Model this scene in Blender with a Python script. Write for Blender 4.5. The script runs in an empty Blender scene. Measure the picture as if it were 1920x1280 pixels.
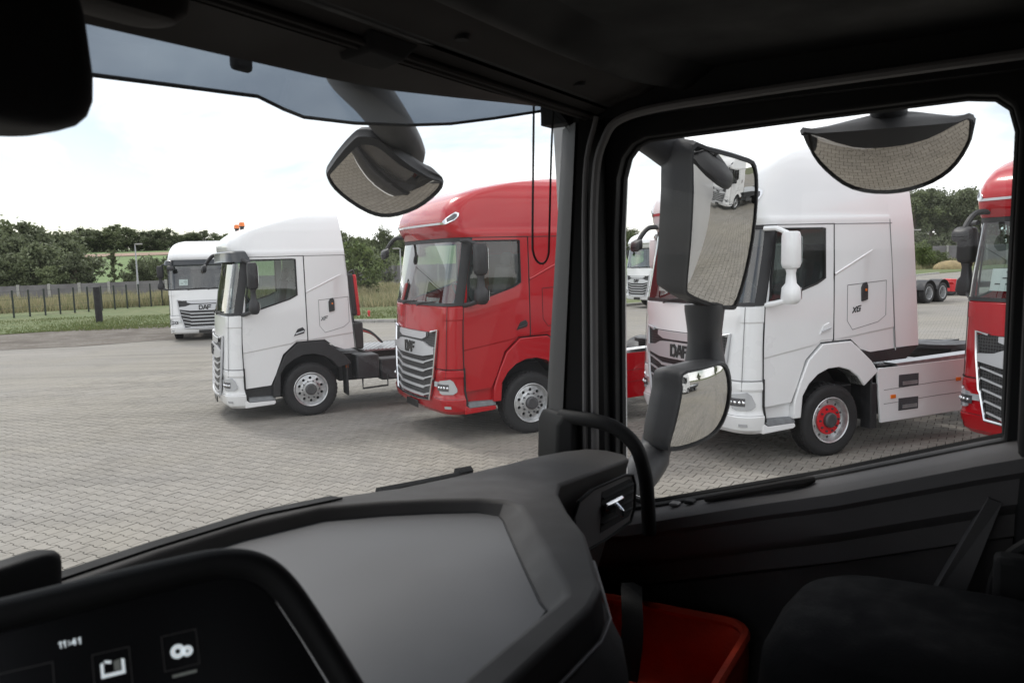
import bpy, bmesh, random
from math import sin, cos, tan, pi, radians, degrees, sqrt, atan2, hypot, floor
from mathutils import Vector, Matrix

random.seed(7)
scene = bpy.context.scene
COL = scene.collection

# ------------------------------------------------------------------ camera
CAM_H = 2.70
PITCH, ROLL = radians(5.8), radians(1.66)
cam_data = bpy.data.cameras.new('camera')
cam = bpy.data.objects.new('camera', cam_data)
COL.objects.link(cam)
fw = Vector((0, cos(PITCH), -sin(PITCH)))
rt = Vector((1, 0, 0))
up = rt.cross(fw)
R_ = rt * cos(ROLL) - up * sin(ROLL)
U_ = rt * sin(ROLL) + up * cos(ROLL)
cam.matrix_world = Matrix(((R_.x, U_.x, -fw.x, 0), (R_.y, U_.y, -fw.y, 0), (R_.z, U_.z, -fw.z, CAM_H), (0, 0, 0, 1)))
cam_data.sensor_width = 36
cam_data.lens = 28.8
cam_data.clip_start = 0.02
cam_data.clip_end = 3000
cam_data.dof.use_dof = True
cam_data.dof.focus_distance = 12.0
cam_data.dof.aperture_fstop = 9.0
scene.camera = cam

# ------------------------------------------------------------------ sky, sun, exposure
SUN_EL, SUN_AZ = radians(48), radians(-38)          # azimuth from +Y (north), positive to the east
world = bpy.data.worlds.new('World')
scene.world = world
world.use_nodes = True
nt = world.node_tree
nt.nodes.clear()
wo = nt.nodes.new('ShaderNodeOutputWorld')
bg = nt.nodes.new('ShaderNodeBackground')
sky = nt.nodes.new('ShaderNodeTexSky')
sky.sky_type = 'NISHITA'
sky.sun_disc = False
sky.sun_elevation = SUN_EL
sky.sun_rotation = SUN_AZ
sky.air_density = 1.0
sky.dust_density = 0.6
tc = nt.nodes.new('ShaderNodeTexCoord')
mp = nt.nodes.new('ShaderNodeMapping')
mp.inputs['Scale'].default_value = (1.0, 1.0, 2.6)
mp.inputs['Location'].default_value = (3.1, 1.7, 0.4)
no = nt.nodes.new('ShaderNodeTexNoise')
no.inputs['Scale'].default_value = 2.3
no.inputs['Detail'].default_value = 7
no.inputs['Roughness'].default_value = 0.55
no.inputs['Distortion'].default_value = 0.35
cr = nt.nodes.new('ShaderNodeValToRGB')
cr.color_ramp.elements[0].position = 0.40
cr.color_ramp.elements[0].color = (0.23, 0.23, 0.23, 1)
cr.color_ramp.elements[1].position = 0.58
cr.color_ramp.elements[1].color = (1, 1, 1, 1)
no2 = nt.nodes.new('ShaderNodeTexNoise')
no2.inputs['Scale'].default_value = 4.0
no2.inputs['Detail'].default_value = 6
cc = nt.nodes.new('ShaderNodeValToRGB')
cc.color_ramp.elements[0].position = 0.3
cc.color_ramp.elements[0].color = (13.5, 13.8, 14.4, 1)
cc.color_ramp.elements[1].position = 0.7
cc.color_ramp.elements[1].color = (18.5, 18.5, 18.4, 1)
mx = nt.nodes.new('ShaderNodeMix')
mx.data_type = 'RGBA'
nt.links.new(tc.outputs['Generated'], mp.inputs['Vector'])
nt.links.new(mp.outputs['Vector'], no.inputs['Vector'])
nt.links.new(mp.outputs['Vector'], no2.inputs['Vector'])
nt.links.new(no.outputs['Fac'], cr.inputs['Fac'])
nt.links.new(no2.outputs['Fac'], cc.inputs['Fac'])
nt.links.new(cr.outputs['Color'], mx.inputs['Factor'])
nt.links.new(sky.outputs['Color'], mx.inputs['A'])
nt.links.new(cc.outputs['Color'], mx.inputs['B'])
nt.links.new(mx.outputs['Result'], bg.inputs['Color'])
bg.inputs['Strength'].default_value = 0.11
nt.links.new(bg.outputs['Background'], wo.inputs['Surface'])

sd = bpy.data.lights.new('sun', 'SUN')
sd.energy = 1.5
sd.angle = radians(11)
sd.color = (1.0, 0.97, 0.92)
sun = bpy.data.objects.new('sun', sd)
COL.objects.link(sun)
to_sun = Vector((sin(SUN_AZ) * cos(SUN_EL), cos(SUN_AZ) * cos(SUN_EL), sin(SUN_EL)))
sun.rotation_euler = to_sun.to_track_quat('Z', 'Y').to_euler()

scene.view_settings.view_transform = 'Standard'
scene.view_settings.look = 'None'
scene.view_settings.exposure = 0.06
scene.view_settings.gamma = 1
scene.view_settings.use_curve_mapping = False
scene.render.engine = 'CYCLES'
scene.cycles.use_denoising = True
scene.cycles.max_bounces = 10
scene.cycles.transparent_max_bounces = 24
scene.cycles.glossy_bounces = 5
scene.cycles.caustics_reflective = False
scene.cycles.caustics_refractive = False

# ------------------------------------------------------------------ helpers
def lerp(a, b, t):
    return a + (b - a) * t

def interp(tab, x):
    if x <= tab[0][0]:
        return tab[0][1]
    for (x0, y0), (x1, y1) in zip(tab, tab[1:]):
        if x <= x1:
            return lerp(y0, y1, (x - x0) / (x1 - x0))
    return tab[-1][1]

class MB:
    """collects faces; build() links them as ONE mesh object"""
    def __init__(self, tf=None):
        self.v, self.f, self.tf = [], [], tf
    def add(self, vs, fs):
        n = len(self.v)
        if self.tf:
            vs = [self.tf(*p) for p in vs]
        self.v += [tuple(p) for p in vs]
        self.f += [tuple(i + n for i in f) for f in fs]
        return self
    def box(self, c, s, M=None):
        hx, hy, hz = s[0] / 2, s[1] / 2, s[2] / 2
        vs = [Vector((x, y, z)) for x in (-hx, hx) for y in (-hy, hy) for z in (-hz, hz)]
        if M:
            vs = [M @ p for p in vs]
        vs = [(p.x + c[0], p.y + c[1], p.z + c[2]) for p in vs]
        return self.add(vs, [(0, 1, 3, 2), (4, 6, 7, 5), (0, 4, 5, 1), (2, 3, 7, 6), (0, 2, 6, 4), (1, 5, 7, 3)])
    def hexa(self, bot, top):
        n = len(bot)
        return self.add(list(bot) + list(top), [tuple(range(n))[::-1], tuple(range(n, 2 * n))] +
                        [(i, (i + 1) % n, n + (i + 1) % n, n + i) for i in range(n)])
    def prism(self, poly, a0, a1, axis='y'):
        k = {'x': lambda p, a: (a, p[0], p[1]), 'y': lambda p, a: (p[0], a, p[1]), 'z': lambda p, a: (p[0], p[1], a)}[axis]
        return self.hexa([k(p, a0) for p in poly], [k(p, a1) for p in poly])
    def ring(self, outer, inner, a0, a1, axis='y', closed=True):
        k = {'x': lambda p, a: (a, p[0], p[1]), 'y': lambda p, a: (p[0], a, p[1]), 'z': lambda p, a: (p[0], p[1], a)}[axis]
        n = len(outer)
        vs = [k(p, a0) for p in outer] + [k(p, a0) for p in inner] + [k(p, a1) for p in outer] + [k(p, a1) for p in inner]
        fs = []
        for i in range(n if closed else n - 1):
            j = (i + 1) % n
            fs += [(i, j, n + j, n + i), (2 * n + i, 3 * n + i, 3 * n + j, 2 * n + j), (i, 2 * n + i, 2 * n + j, j), (n + i, n + j, 3 * n + j, 3 * n + i)]
        if not closed:
            fs += [(0, n, 3 * n, 2 * n), (n - 1, 3 * n - 1, 4 * n - 1, 2 * n - 1)]
        return self.add(vs, fs)
    def grid(self, rows, wrap=False):
        n = len(rows[0])
        vs = [p for r in rows for p in r]
        fs = []
        for j in range(len(rows) - 1):
            for i in range(n if wrap else n - 1):
                k = (i + 1) % n
                fs.append((j * n + i, j * n + k, (j + 1) * n + k, (j + 1) * n + i))
        return self.add(vs, fs)
    def loft(self, rings, cap=True):
        n = len(rings[0])
        base = len(self.v)
        self.grid(rings, True)
        if cap:
            m = len(rings)
            self.f.append(tuple(base + i for i in range(n))[::-1])
            self.f.append(tuple(base + (m - 1) * n + i for i in range(n)))
        return self
    def tube(self, path, r, n=8, cap=True):
        path = [Vector(p) for p in path]
        rings = []
        u = None
        for i, p in enumerate(path):
            d = (path[min(i + 1, len(path) - 1)] - path[max(i - 1, 0)]).normalized()
            if u is None:
                u = d.orthogonal().normalized()
            else:
                u = (u - d * u.dot(d))
                u = u.normalized() if u.length > 1e-6 else d.orthogonal().normalized()
            w = d.cross(u)
            rr = r[i] if isinstance(r, (list, tuple)) else r
            rings.append([tuple(p + (u * cos(2 * pi * k / n) + w * sin(2 * pi * k / n)) * rr) for k in range(n)])
        return self.loft(rings, cap)
    def lathe(self, prof, n=32, c=(0, 0, 0), axis='y', cap=False):
        rings = []
        for r, h in prof:
            ring = []
            for k in range(n):
                a = 2 * pi * k / n
                if axis == 'y':
                    ring.append((c[0] + r * cos(a), c[1] + h, c[2] + r * sin(a)))
                elif axis == 'z':
                    ring.append((c[0] + r * cos(a), c[1] + r * sin(a), c[2] + h))
                else:
                    ring.append((c[0] + h, c[1] + r * cos(a), c[2] + r * sin(a)))
            rings.append(ring)
        return self.loft(rings, cap)
    def ball(self, c, s, nu=14, nv=8, pw=1.0):
        rings = []
        sp = lambda q: (abs(q) ** pw) * (1 if q >= 0 else -1)
        for j in range(nv + 1):
            t = -pi / 2 + pi * j / nv
            rings.append([(c[0] + s[0] * sp(cos(t)) * sp(cos(2 * pi * i / nu)), c[1] + s[1] * sp(cos(t)) * sp(sin(2 * pi * i / nu)), c[2] + s[2] * sp(sin(t))) for i in range(nu)])
        return self.loft(rings, True)
    def build(self, name, material, parent=None, sharp=35, bevel=0, seg=2, subsurf=0, recalc=True):
        me = bpy.data.meshes.new(name)
        me.from_pydata(self.v, [], self.f)
        if recalc:
            bm = bmesh.new()
            bm.from_mesh(me)
            bmesh.ops.remove_doubles(bm, verts=bm.verts, dist=1e-5)
            bmesh.ops.recalc_face_normals(bm, faces=bm.faces)
            bm.to_mesh(me)
            bm.free()
        me.materials.append(material)
        if sharp:
            me.shade_smooth()
            me.set_sharp_from_angle(angle=radians(sharp))
        o = bpy.data.objects.new(name, me)
        COL.objects.link(o)
        if parent:
            o.parent = parent
        if bevel:
            b = o.modifiers.new('bevel', 'BEVEL')
            b.width = bevel
            b.segments = seg
            b.limit_method = 'ANGLE'
            b.angle_limit = radians(35)
            b.harden_normals = False
        if subsurf:
            s = o.modifiers.new('subsurf', 'SUBSURF')
            s.levels = s.render_levels = subsurf
        return o

def tag(o, label=None, cat=None, group=None, kind=None):
    for k, val in (('label', label), ('category', cat), ('group', group), ('kind', kind)):
        if val:
            o[k] = val
    return o

def empty(name, loc=(0, 0, 0), rz=0):
    o = bpy.data.objects.new(name, None)
    o.empty_display_size = 0.2
    o.location = loc
    o.rotation_euler = (0, 0, rz)
    COL.objects.link(o)
    return o

def copy_tree(o, parent=None):
    c = o.copy()
    COL.objects.link(c)
    c.parent = parent
    for ch in list(o.children):
        copy_tree(ch, c)
    return c

def rounded(w, h, r, n=5, cx=0, cy=0):
    pts = []
    for sx, sy, a0 in ((1, 1, 0), (-1, 1, 90), (-1, -1, 180), (1, -1, 270)):
        for k in range(n + 1):
            a = radians(a0 + 90 * k / n)
            pts.append((cx + sx * (w / 2 - r) + r * cos(a), cy + sy * (h / 2 - r) + r * sin(a)))
    return pts

def smooth_path(pts, n=6):
    """Catmull-Rom through the points"""
    P = [Vector(p) for p in pts]
    P = [P[0] * 2 - P[1]] + P + [P[-1] * 2 - P[-2]]
    out = []
    for i in range(1, len(P) - 2):
        for k in range(n):
            t = k / n
            a, b, c, d = P[i - 1:i + 3]
            out.append(tuple(0.5 * ((2 * b) + (c - a) * t + (2 * a - 5 * b + 4 * c - d) * t * t + (3 * b - a - 3 * c + d) * t ** 3)))
    out.append(tuple(P[-2]))
    return out

# ------------------------------------------------------------------ materials
def mat(name, col, rough=0.5, metal=0.0, coat=0.0, noise=None, bump=None, spec=None, emit=None, stain=None):
    m = bpy.data.materials.new(name)
    m.use_nodes = True
    n = m.node_tree.nodes
    l = m.node_tree.links
    b = n['Principled BSDF']
    b.inputs['Base Color'].default_value = (*col, 1)
    b.inputs['Roughness'].default_value = rough
    b.inputs['Metallic'].default_value = metal
    if coat:
        b.inputs['Coat Weight'].default_value = coat
        b.inputs['Coat Roughness'].default_value = 0.04
    if spec is not None:
        b.inputs['Specular IOR Level'].default_value = spec
    if emit:
        b.inputs['Emission Color'].default_value = (*emit[:3], 1)
        b.inputs['Emission Strength'].default_value = emit[3]
    tcn = n.new('ShaderNodeTexCoord')
    if noise:
        t = n.new('ShaderNodeTexNoise')
        t.inputs['Scale'].default_value = noise[0]
        t.inputs['Detail'].default_value = 6
        r = n.new('ShaderNodeMapRange')
        r.inputs['From Min'].default_value = 0.3
        r.inputs['From Max'].default_value = 0.7
        r.inputs['To Min'].default_value = 1 - noise[1]
        r.inputs['To Max'].default_value = 1 + noise[1]
        h = n.new('ShaderNodeHueSaturation')
        h.inputs['Color'].default_value = (*col, 1)
        l.new(tcn.outputs['Object'], t.inputs['Vector'])
        l.new(t.outputs['Fac'], r.inputs['Value'])
        l.new(r.outputs['Result'], h.inputs['Value'])
        l.new(h.outputs['Color'], b.inputs['Base Color'])
        r2 = n.new('ShaderNodeMapRange')
        r2.inputs['From Min'].default_value = 0.3
        r2.inputs['From Max'].default_value = 0.7
        r2.inputs['To Min'].default_value = max(0.02, rough * (1 - noise[1]))
        r2.inputs['To Max'].default_value = min(1, rough * (1 + noise[1]))
        l.new(t.outputs['Fac'], r2.inputs['Value'])
        l.new(r2.outputs['Result'], b.inputs['Roughness'])
    if bump:
        t = n.new('ShaderNodeTexNoise')
        t.inputs['Scale'].default_value = bump[0]
        t.inputs['Detail'].default_value = 4
        bp = n.new('ShaderNodeBump')
        bp.inputs['Strength'].default_value = bump[1]
        bp.inputs['Distance'].default_value = bump[2] if len(bump) > 2 else 0.002
        l.new(tcn.outputs['Object'], t.inputs['Vector'])
        l.new(t.outputs['Fac'], bp.inputs['Height'])
        l.new(bp.outputs['Normal'], b.inputs['Normal'])
    return m

def glass(name, tint, k=1.0, veil=0.0, base=0.04):
    """thin pane: see-through, with a mirror-like sheen that grows at grazing angles, and a scattering veil for dirt and glare"""
    m = bpy.data.materials.new(name)
    m.use_nodes = True
    n = m.node_tree.nodes
    l = m.node_tree.links
    n.clear()
    o = n.new('ShaderNodeOutputMaterial')
    tr = n.new('ShaderNodeBsdfTransparent')
    tr.inputs['Color'].default_value = (*tint, 1)
    gl = n.new('ShaderNodeBsdfGlossy')
    gl.inputs['Roughness'].default_value = 0.01
    lw = n.new('ShaderNodeLayerWeight')
    lw.inputs['Blend'].default_value = 0.5
    pw = n.new('ShaderNodeMath')
    pw.operation = 'POWER'
    pw.inputs[1].default_value = 4.0
    ml = n.new('ShaderNodeMath')
    ml.operation = 'MULTIPLY_ADD'
    ml.inputs[1].default_value = 0.9 * k
    ml.inputs[2].default_value = base * k
    ml.use_clamp = True
    mxs = n.new('ShaderNodeMixShader')
    l.new(lw.outputs['Facing'], pw.inputs[0])
    l.new(pw.outputs[0], ml.inputs[0])
    l.new(ml.outputs[0], mxs.inputs['Fac'])
    l.new(tr.outputs[0], mxs.inputs[1])
    l.new(gl.outputs[0], mxs.inputs[2])
    last = mxs
    if veil:
        df = n.new('ShaderNodeBsdfTranslucent')
        df.inputs['Color'].default_value = (0.8, 0.82, 0.85, 1)
        t = n.new('ShaderNodeTexNoise')
        t.inputs['Scale'].default_value = 1.6
        t.inputs['Detail'].default_value = 8
        tcn = n.new('ShaderNodeTexCoord')
        l.new(tcn.outputs['Object'], t.inputs['Vector'])
        r = n.new('ShaderNodeMapRange')
        r.inputs['From Min'].default_value = 0.3
        r.inputs['From Max'].default_value = 0.7
        r.inputs['To Min'].default_value = veil * 0.6
        r.inputs['To Max'].default_value = veil * 1.4
        l.new(t.outputs['Fac'], r.inputs['Value'])
        m2 = n.new('ShaderNodeMixShader')
        l.new(r.outputs['Result'], m2.inputs['Fac'])
        l.new(mxs.outputs[0], m2.inputs[1])
        l.new(df.outputs[0], m2.inputs[2])
        last = m2
    l.new(last.outputs[0], o.inputs['Surface'])
    return m

M = {}
M['white'] = mat('white_paint', (0.80, 0.81, 0.82), 0.28, coat=0.6, noise=(1.3, 0.025))
M['red'] = mat('red_paint', (0.43, 0.004, 0.010), 0.26, coat=0.65, spec=0.3, noise=(1.3, 0.05))
M['black'] = mat('black_plastic', (0.022, 0.022, 0.024), 0.5, noise=(9, 0.25), bump=(160, 0.25))
M['grey_plastic'] = mat('grey_plastic', (0.075, 0.077, 0.082), 0.55, noise=(6, 0.2), bump=(220, 0.2))
M['step'] = mat('step_plastic', (0.17, 0.18, 0.19), 0.6, noise=(12, 0.2))
M['rubber'] = mat('tyre_rubber', (0.020, 0.020, 0.021), 0.8, noise=(7, 0.35), bump=(60, 0.4))
M['chrome'] = mat('chrome', (0.72, 0.73, 0.75), 0.16, 1.0)
M['silver'] = mat('silver_paint', (0.58, 0.59, 0.61), 0.38, 0.35, coat=0.3)
M['bright'] = mat('satin_chrome', (0.68, 0.69, 0.71), 0.34, 0.45, coat=0.3)
M['alloy'] = mat('wheel_alloy', (0.62, 0.63, 0.64), 0.35, 0.75, noise=(14, 0.2))
M['dark_alloy'] = mat('wheel_steel_dark', (0.10, 0.10, 0.105), 0.5, 0.5, noise=(14, 0.25))
M['red_rim'] = mat('red_wheel_disc', (0.62, 0.020, 0.028), 0.4, noise=(14, 0.12))
M['mesh'] = mat('grille_mesh', (0.018, 0.018, 0.019), 0.5)
M['lens'] = mat('headlamp_lens', (0.55, 0.57, 0.60), 0.1, 0.4, coat=1.0)
M['lamp_dark'] = mat('lamp_inner', (0.12, 0.12, 0.13), 0.25, 0.5)
M['amber'] = mat('amber_lens', (0.75, 0.17, 0.01), 0.25, coat=0.8)
M['red_lens'] = mat('red_lens', (0.5, 0.01, 0.01), 0.25, coat=0.8)
M['win'] = glass('truck_side_glass', (0.60, 0.68, 0.66), 1.6, base=0.06)
M['wind'] = glass('truck_windscreen_glass', (0.74, 0.82, 0.81), 1.7, base=0.07)
M['cabin'] = mat('cabin_trim', (0.05, 0.05, 0.055), 0.8, noise=(4, 0.3))
M['curtain'] = mat('cabin_fabric', (0.11, 0.11, 0.115), 0.9, noise=(8, 0.2))
M['chassis'] = mat('chassis_paint', (0.030, 0.031, 0.034), 0.55, noise=(5, 0.35))
M['steel'] = mat('checker_steel', (0.42, 0.43, 0.44), 0.4, 0.7, noise=(10, 0.2))
M['seam'] = mat('panel_gap', (0.015, 0.015, 0.016), 0.8)
M['seam_soft'] = mat('panel_gap_light', (0.20, 0.20, 0.205), 0.8)
M['paper'] = mat('white_paper', (0.80, 0.82, 0.80), 0.9)
M['ink'] = mat('print_ink', (0.03, 0.03, 0.03), 0.8)
M['plate'] = mat('number_plate_black', (0.02, 0.02, 0.02), 0.3)
M['cable'] = mat('red_cable', (0.5, 0.01, 0.01), 0.5)
# hexagon mesh on the grille backing
def grille_nodes(m):
    n = m.node_tree.nodes
    l = m.node_tree.links
    b = n['Principled BSDF']
    t = n.new('ShaderNodeTexCoord')
    v = n.new('ShaderNodeTexVoronoi')
    v.feature = 'DISTANCE_TO_EDGE'
    v.inputs['Scale'].default_value = 26
    v.inputs['Randomness'].default_value = 0.15
    r = n.new('ShaderNodeValToRGB')
    r.color_ramp.elements[0].position = 0.10
    r.color_ramp.elements[0].color = (0.06, 0.06, 0.063, 1)
    r.color_ramp.elements[1].position = 0.16
    r.color_ramp.elements[1].color = (0.004, 0.004, 0.004, 1)
    mpn = n.new('ShaderNodeMapping')
    mpn.inputs['Scale'].default_value = (0.01, 1, 1)
    l.new(t.outputs['Object'], mpn.inputs['Vector'])
    l.new(mpn.outputs['Vector'], v.inputs['Vector'])
    l.new(v.outputs['Distance'], r.inputs['Fac'])
    l.new(r.outputs['Color'], b.inputs['Base Color'])
grille_nodes(M['mesh'])

# ------------------------------------------------------------------ pixel helper (1920x1280 photo frame) -> real place at a given depth
FPX = 1536.0
def at(px, py, d):
    p = Vector((0, 0, CAM_H)) + (fw + R_ * ((px - 960) / FPX) + U_ * ((640 - py) / FPX)) * d
    return p
def to_px(p):
    v = Vector(p) - Vector((0, 0, CAM_H))
    d = v.dot(fw)
    if d < 0.1:
        return (-9999, -9999, d)
    return (960 + FPX * v.dot(R_) / d, 640 - FPX * v.dot(U_) / d, d)
def inside(poly, x, y):
    c = False
    for (x0, y0), (x1, y1) in zip(poly, poly[1:] + poly[:1]):
        if (y0 > y) != (y1 > y) and x < (x1 - x0) * (y - y0) / (y1 - y0) + x0:
            c = not c
    return c

# ------------------------------------------------------------------ ground materials
def ground_mat(name, cols, scales, rough=0.9, bump=None):
    m = bpy.data.materials.new(name)
    m.use_nodes = True
    n = m.node_tree.nodes
    l = m.node_tree.links
    b = n['Principled BSDF']
    b.inputs['Roughness'].default_value = rough
    t = n.new('ShaderNodeTexCoord')
    prev = None
    for i, (c, s) in enumerate(zip(cols[1:], scales)):
        no_ = n.new('ShaderNodeTexNoise')
        no_.inputs['Scale'].default_value = s
        no_.inputs['Detail'].default_value = 8
        no_.inputs['Roughness'].default_value = 0.6
        l.new(t.outputs['Object'], no_.inputs['Vector'])
        rr = n.new('ShaderNodeMapRange')
        rr.inputs['From Min'].default_value = 0.42
        rr.inputs['From Max'].default_value = 0.62
        l.new(no_.outputs['Fac'], rr.inputs['Value'])
        mm = n.new('ShaderNodeMix')
        mm.data_type = 'RGBA'
        if prev is None:
            mm.inputs['A'].default_value = (*cols[0], 1)
        else:
            l.new(prev, mm.inputs['A'])
        mm.inputs['B'].default_value = (*c, 1)
        l.new(rr.outputs['Result'], mm.inputs['Factor'])
        prev = mm.outputs['Result']
    l.new(prev, b.inputs['Base Color'])
    if bump:
        no_ = n.new('ShaderNodeTexNoise')
        no_.inputs['Scale'].default_value = bump[0]
        no_.inputs['Detail'].default_value = 6
        l.new(t.outputs['Object'], no_.inputs['Vector'])
        bp = n.new('ShaderNodeBump')
        bp.inputs['Strength'].default_value = bump[1]
        bp.inputs['Distance'].default_value = bump[2]
        l.new(no_.outputs['Fac'], bp.inputs['Height'])
        l.new(bp.outputs['Normal'], b.inputs['Normal'])
    return m

# concrete pavers: tone differs from stone to stone, with soft large stains
def paver_mat(name, far=False):
    m = bpy.data.materials.new(name)
    m.use_nodes = True
    n = m.node_tree.nodes
    l = m.node_tree.links
    b = n['Principled BSDF']
    b.inputs['Roughness'].default_value = 0.85
    geo = n.new('ShaderNodeNewGeometry')
    def noise(scale, detail, lo, hi, a, z):
        t = n.new('ShaderNodeTexNoise')
        t.inputs['Scale'].default_value = scale
        t.inputs['Detail'].default_value = detail
        t.inputs['Roughness'].default_value = 0.62
        l.new(geo.outputs['Position'], t.inputs['Vector'])
        r = n.new('ShaderNodeMapRange')
        r.inputs['From Min'].default_value = lo
        r.inputs['From Max'].default_value = hi
        r.inputs['To Min'].default_value = a
        r.inputs['To Max'].default_value = z
        l.new(t.outputs['Fac'], r.inputs['Value'])
        return r.outputs['Result']
    def mul(a, c):
        q = n.new('ShaderNodeMath')
        q.operation = 'MULTIPLY'
        for i, s in enumerate((a, c)):
            if isinstance(s, (int, float)):
                q.inputs[i].default_value = s
            else:
                l.new(s, q.inputs[i])
        return q.outputs[0]
    f = mul(noise(0.22, 6, 0.35, 0.68, 1.06, 0.90), noise(55, 5, 0.3, 0.7, 0.93, 1.07))
    f = mul(f, noise(0.75, 4, 0.60, 0.74, 1.0, 0.80))
    # tyre tracks: stains drawn out along the way the trucks roll
    mt = n.new('ShaderNodeMapping')
    mt.inputs['Rotation'].default_value = (0, 0, radians(-21))
    mt.inputs['Scale'].default_value = (0.10, 1.5, 1)
    l.new(geo.outputs['Position'], mt.inputs['Vector'])
    tn = n.new('ShaderNodeTexNoise')
    tn.inputs['Scale'].default_value = 1.0
    tn.inputs['Detail'].default_value = 5
    l.new(mt.outputs['Vector'], tn.inputs['Vector'])
    tr_ = n.new('ShaderNodeMapRange')
    tr_.inputs['From Min'].default_value = 0.48
    tr_.inputs['From Max'].default_value = 0.72
    tr_.inputs['To Min'].default_value = 1.02
    tr_.inputs['To Max'].default_value = 0.80
    l.new(tn.outputs['Fac'], tr_.inputs['Value'])
    f = mul(f, tr_.outputs['Result'])
    f = mul(f, noise(1.6, 6, 0.62, 0.76, 1.0, 0.58))
    if not far:
        oi = n.new('ShaderNodeObjectInfo')
        ad = n.new('ShaderNodeMath')
        ad.operation = 'ADD'
        l.new(geo.outputs['Random Per Island'], ad.inputs[0])
        l.new(oi.outputs['Random'], ad.inputs[1])
        fr_ = n.new('ShaderNodeMath')
        fr_.operation = 'FRACT'
        l.new(ad.outputs[0], fr_.inputs[0])
        r = n.new('ShaderNodeMapRange')
        r.inputs['To Min'].default_value = 0.93
        r.inputs['To Max'].default_value = 1.06
        l.new(fr_.outputs[0], r.inputs['Value'])
        f = mul(f, r.outputs['Result'])
    else:
        # courses too far to tell apart: thin joints of the same pattern
        mpn = n.new('ShaderNodeMapping')
        mpn.inputs['Rotation'].default_value = (0, 0, radians(30))
        l.new(geo.outputs['Position'], mpn.inputs['Vector'])
        br = n.new('ShaderNodeTexBrick')
        br.inputs['Scale'].default_value = 1.0
        br.inputs['Brick Width'].default_value = 0.2
        br.inputs['Row Height'].default_value = 0.165
        br.inputs['Mortar Size'].default_value = 0.006
        br.inputs['Color1'].default_value = (1, 1, 1, 1)
        br.inputs['Color2'].default_value = (0.94, 0.94, 0.94, 1)
        br.inputs['Mortar'].default_value = (0.35, 0.33, 0.30, 1)
        l.new(mpn.outputs['Vector'], br.inputs['Vector'])
        sp = n.new('ShaderNodeSeparateColor')
        l.new(br.outputs['Color'], sp.inputs['Color'])
        f = mul(f, sp.outputs[0])
    # moss and rust tint in patches
    mm = n.new('ShaderNodeMix')
    mm.data_type = 'RGBA'
    mm.inputs['A'].default_value = (0.260, 0.245, 0.221, 1)
    mm.inputs['B'].default_value = (0.256, 0.237, 0.201, 1)
    l.new(noise(0.16, 5, 0.4, 0.6, 0, 1), mm.inputs['Factor'])
    hs = n.new('ShaderNodeHueSaturation')
    l.new(mm.outputs['Result'], hs.inputs['Color'])
    l.new(f, hs.inputs['Value'])
    l.new(hs.outputs['Color'], b.inputs['Base Color'])
    bp = n.new('ShaderNodeBump')
    bp.inputs['Strength'].default_value = 0.3
    bp.inputs['Distance'].default_value = 0.002
    t = n.new('ShaderNodeTexNoise')
    t.inputs['Scale'].default_value = 180
    l.new(geo.outputs['Position'], t.inputs['Vector'])
    l.new(t.outputs['Fac'], bp.inputs['Height'])
    l.new(bp.outputs['Normal'], b.inputs['Normal'])
    return m
M['paver'] = paver_mat('concrete_paver')
M['paver_far'] = paver_mat('concrete_paving_far', True)
M['joint'] = ground_mat('joint_sand', [(0.060, 0.047, 0.034), (0.085, 0.068, 0.048), (0.035, 0.028, 0.020)], [0.8, 3.0])
M['earth'] = ground_mat('meadow_ground', [(0.10, 0.12, 0.045), (0.16, 0.14, 0.07), (0.07, 0.09, 0.03)], [0.05, 0.4])
M['lawn'] = ground_mat('lawn', [(0.115, 0.150, 0.050), (0.16, 0.165, 0.072), (0.085, 0.120, 0.036)], [0.12, 1.3], bump=(30, 0.6, 0.05))
M['field'] = ground_mat('green_field', [(0.115, 0.185, 0.052), (0.14, 0.21, 0.066), (0.10, 0.16, 0.046)], [0.02, 0.3])
M['plough'] = ground_mat('ploughed_earth', [(0.25, 0.17, 0.12), (0.30, 0.20, 0.14)], [0.2])
M['gravel'] = ground_mat('gravel', [(0.120, 0.102, 0.082), (0.062, 0.048, 0.038), (0.20, 0.183, 0.16), (0.105, 0.087, 0.068)], [0.25, 0.9, 9.0], bump=(25, 0.8, 0.03))
M['concrete'] = ground_mat('concrete', [(0.34, 0.335, 0.32), (0.26, 0.255, 0.245), (0.40, 0.39, 0.37)], [0.6, 5.0])
M['panel'] = ground_mat('barrier_panel', [(0.205, 0.197, 0.205), (0.16, 0.152, 0.158)], [0.8])

# ------------------------------------------------------------------ the setting
g = MB()
g.add([(-1500, -1500, -0.12), (1500, -1500, -0.12), (1500, 1500, -0.12), (-1500, 1500, -0.12)], [(0, 1, 2, 3)])
tag(g.build('ground', M['earth'], sharp=0), kind='structure')

UX, VX = Vector((0.8660254, -0.5, 0)), Vector((0.5, 0.8660254, 0))     # paving axes: along and across the courses
def uv(u, v, z=0.0):
    p = UX * u + VX * v
    return (p.x, p.y, z)
PL, PW, PA, PG = 0.200, 0.165, 0.0125, 0.0055
NU0, NU1, NV0, NV1 = -95, 62, 12, 122             # stones -19..12.4 m along, 2..20 m across
U0, U1, V0, V1 = NU0 * PL, NU1 * PL, (NV0 - 0.5) * PW, (NV1 - 0.5) * PW

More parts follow.
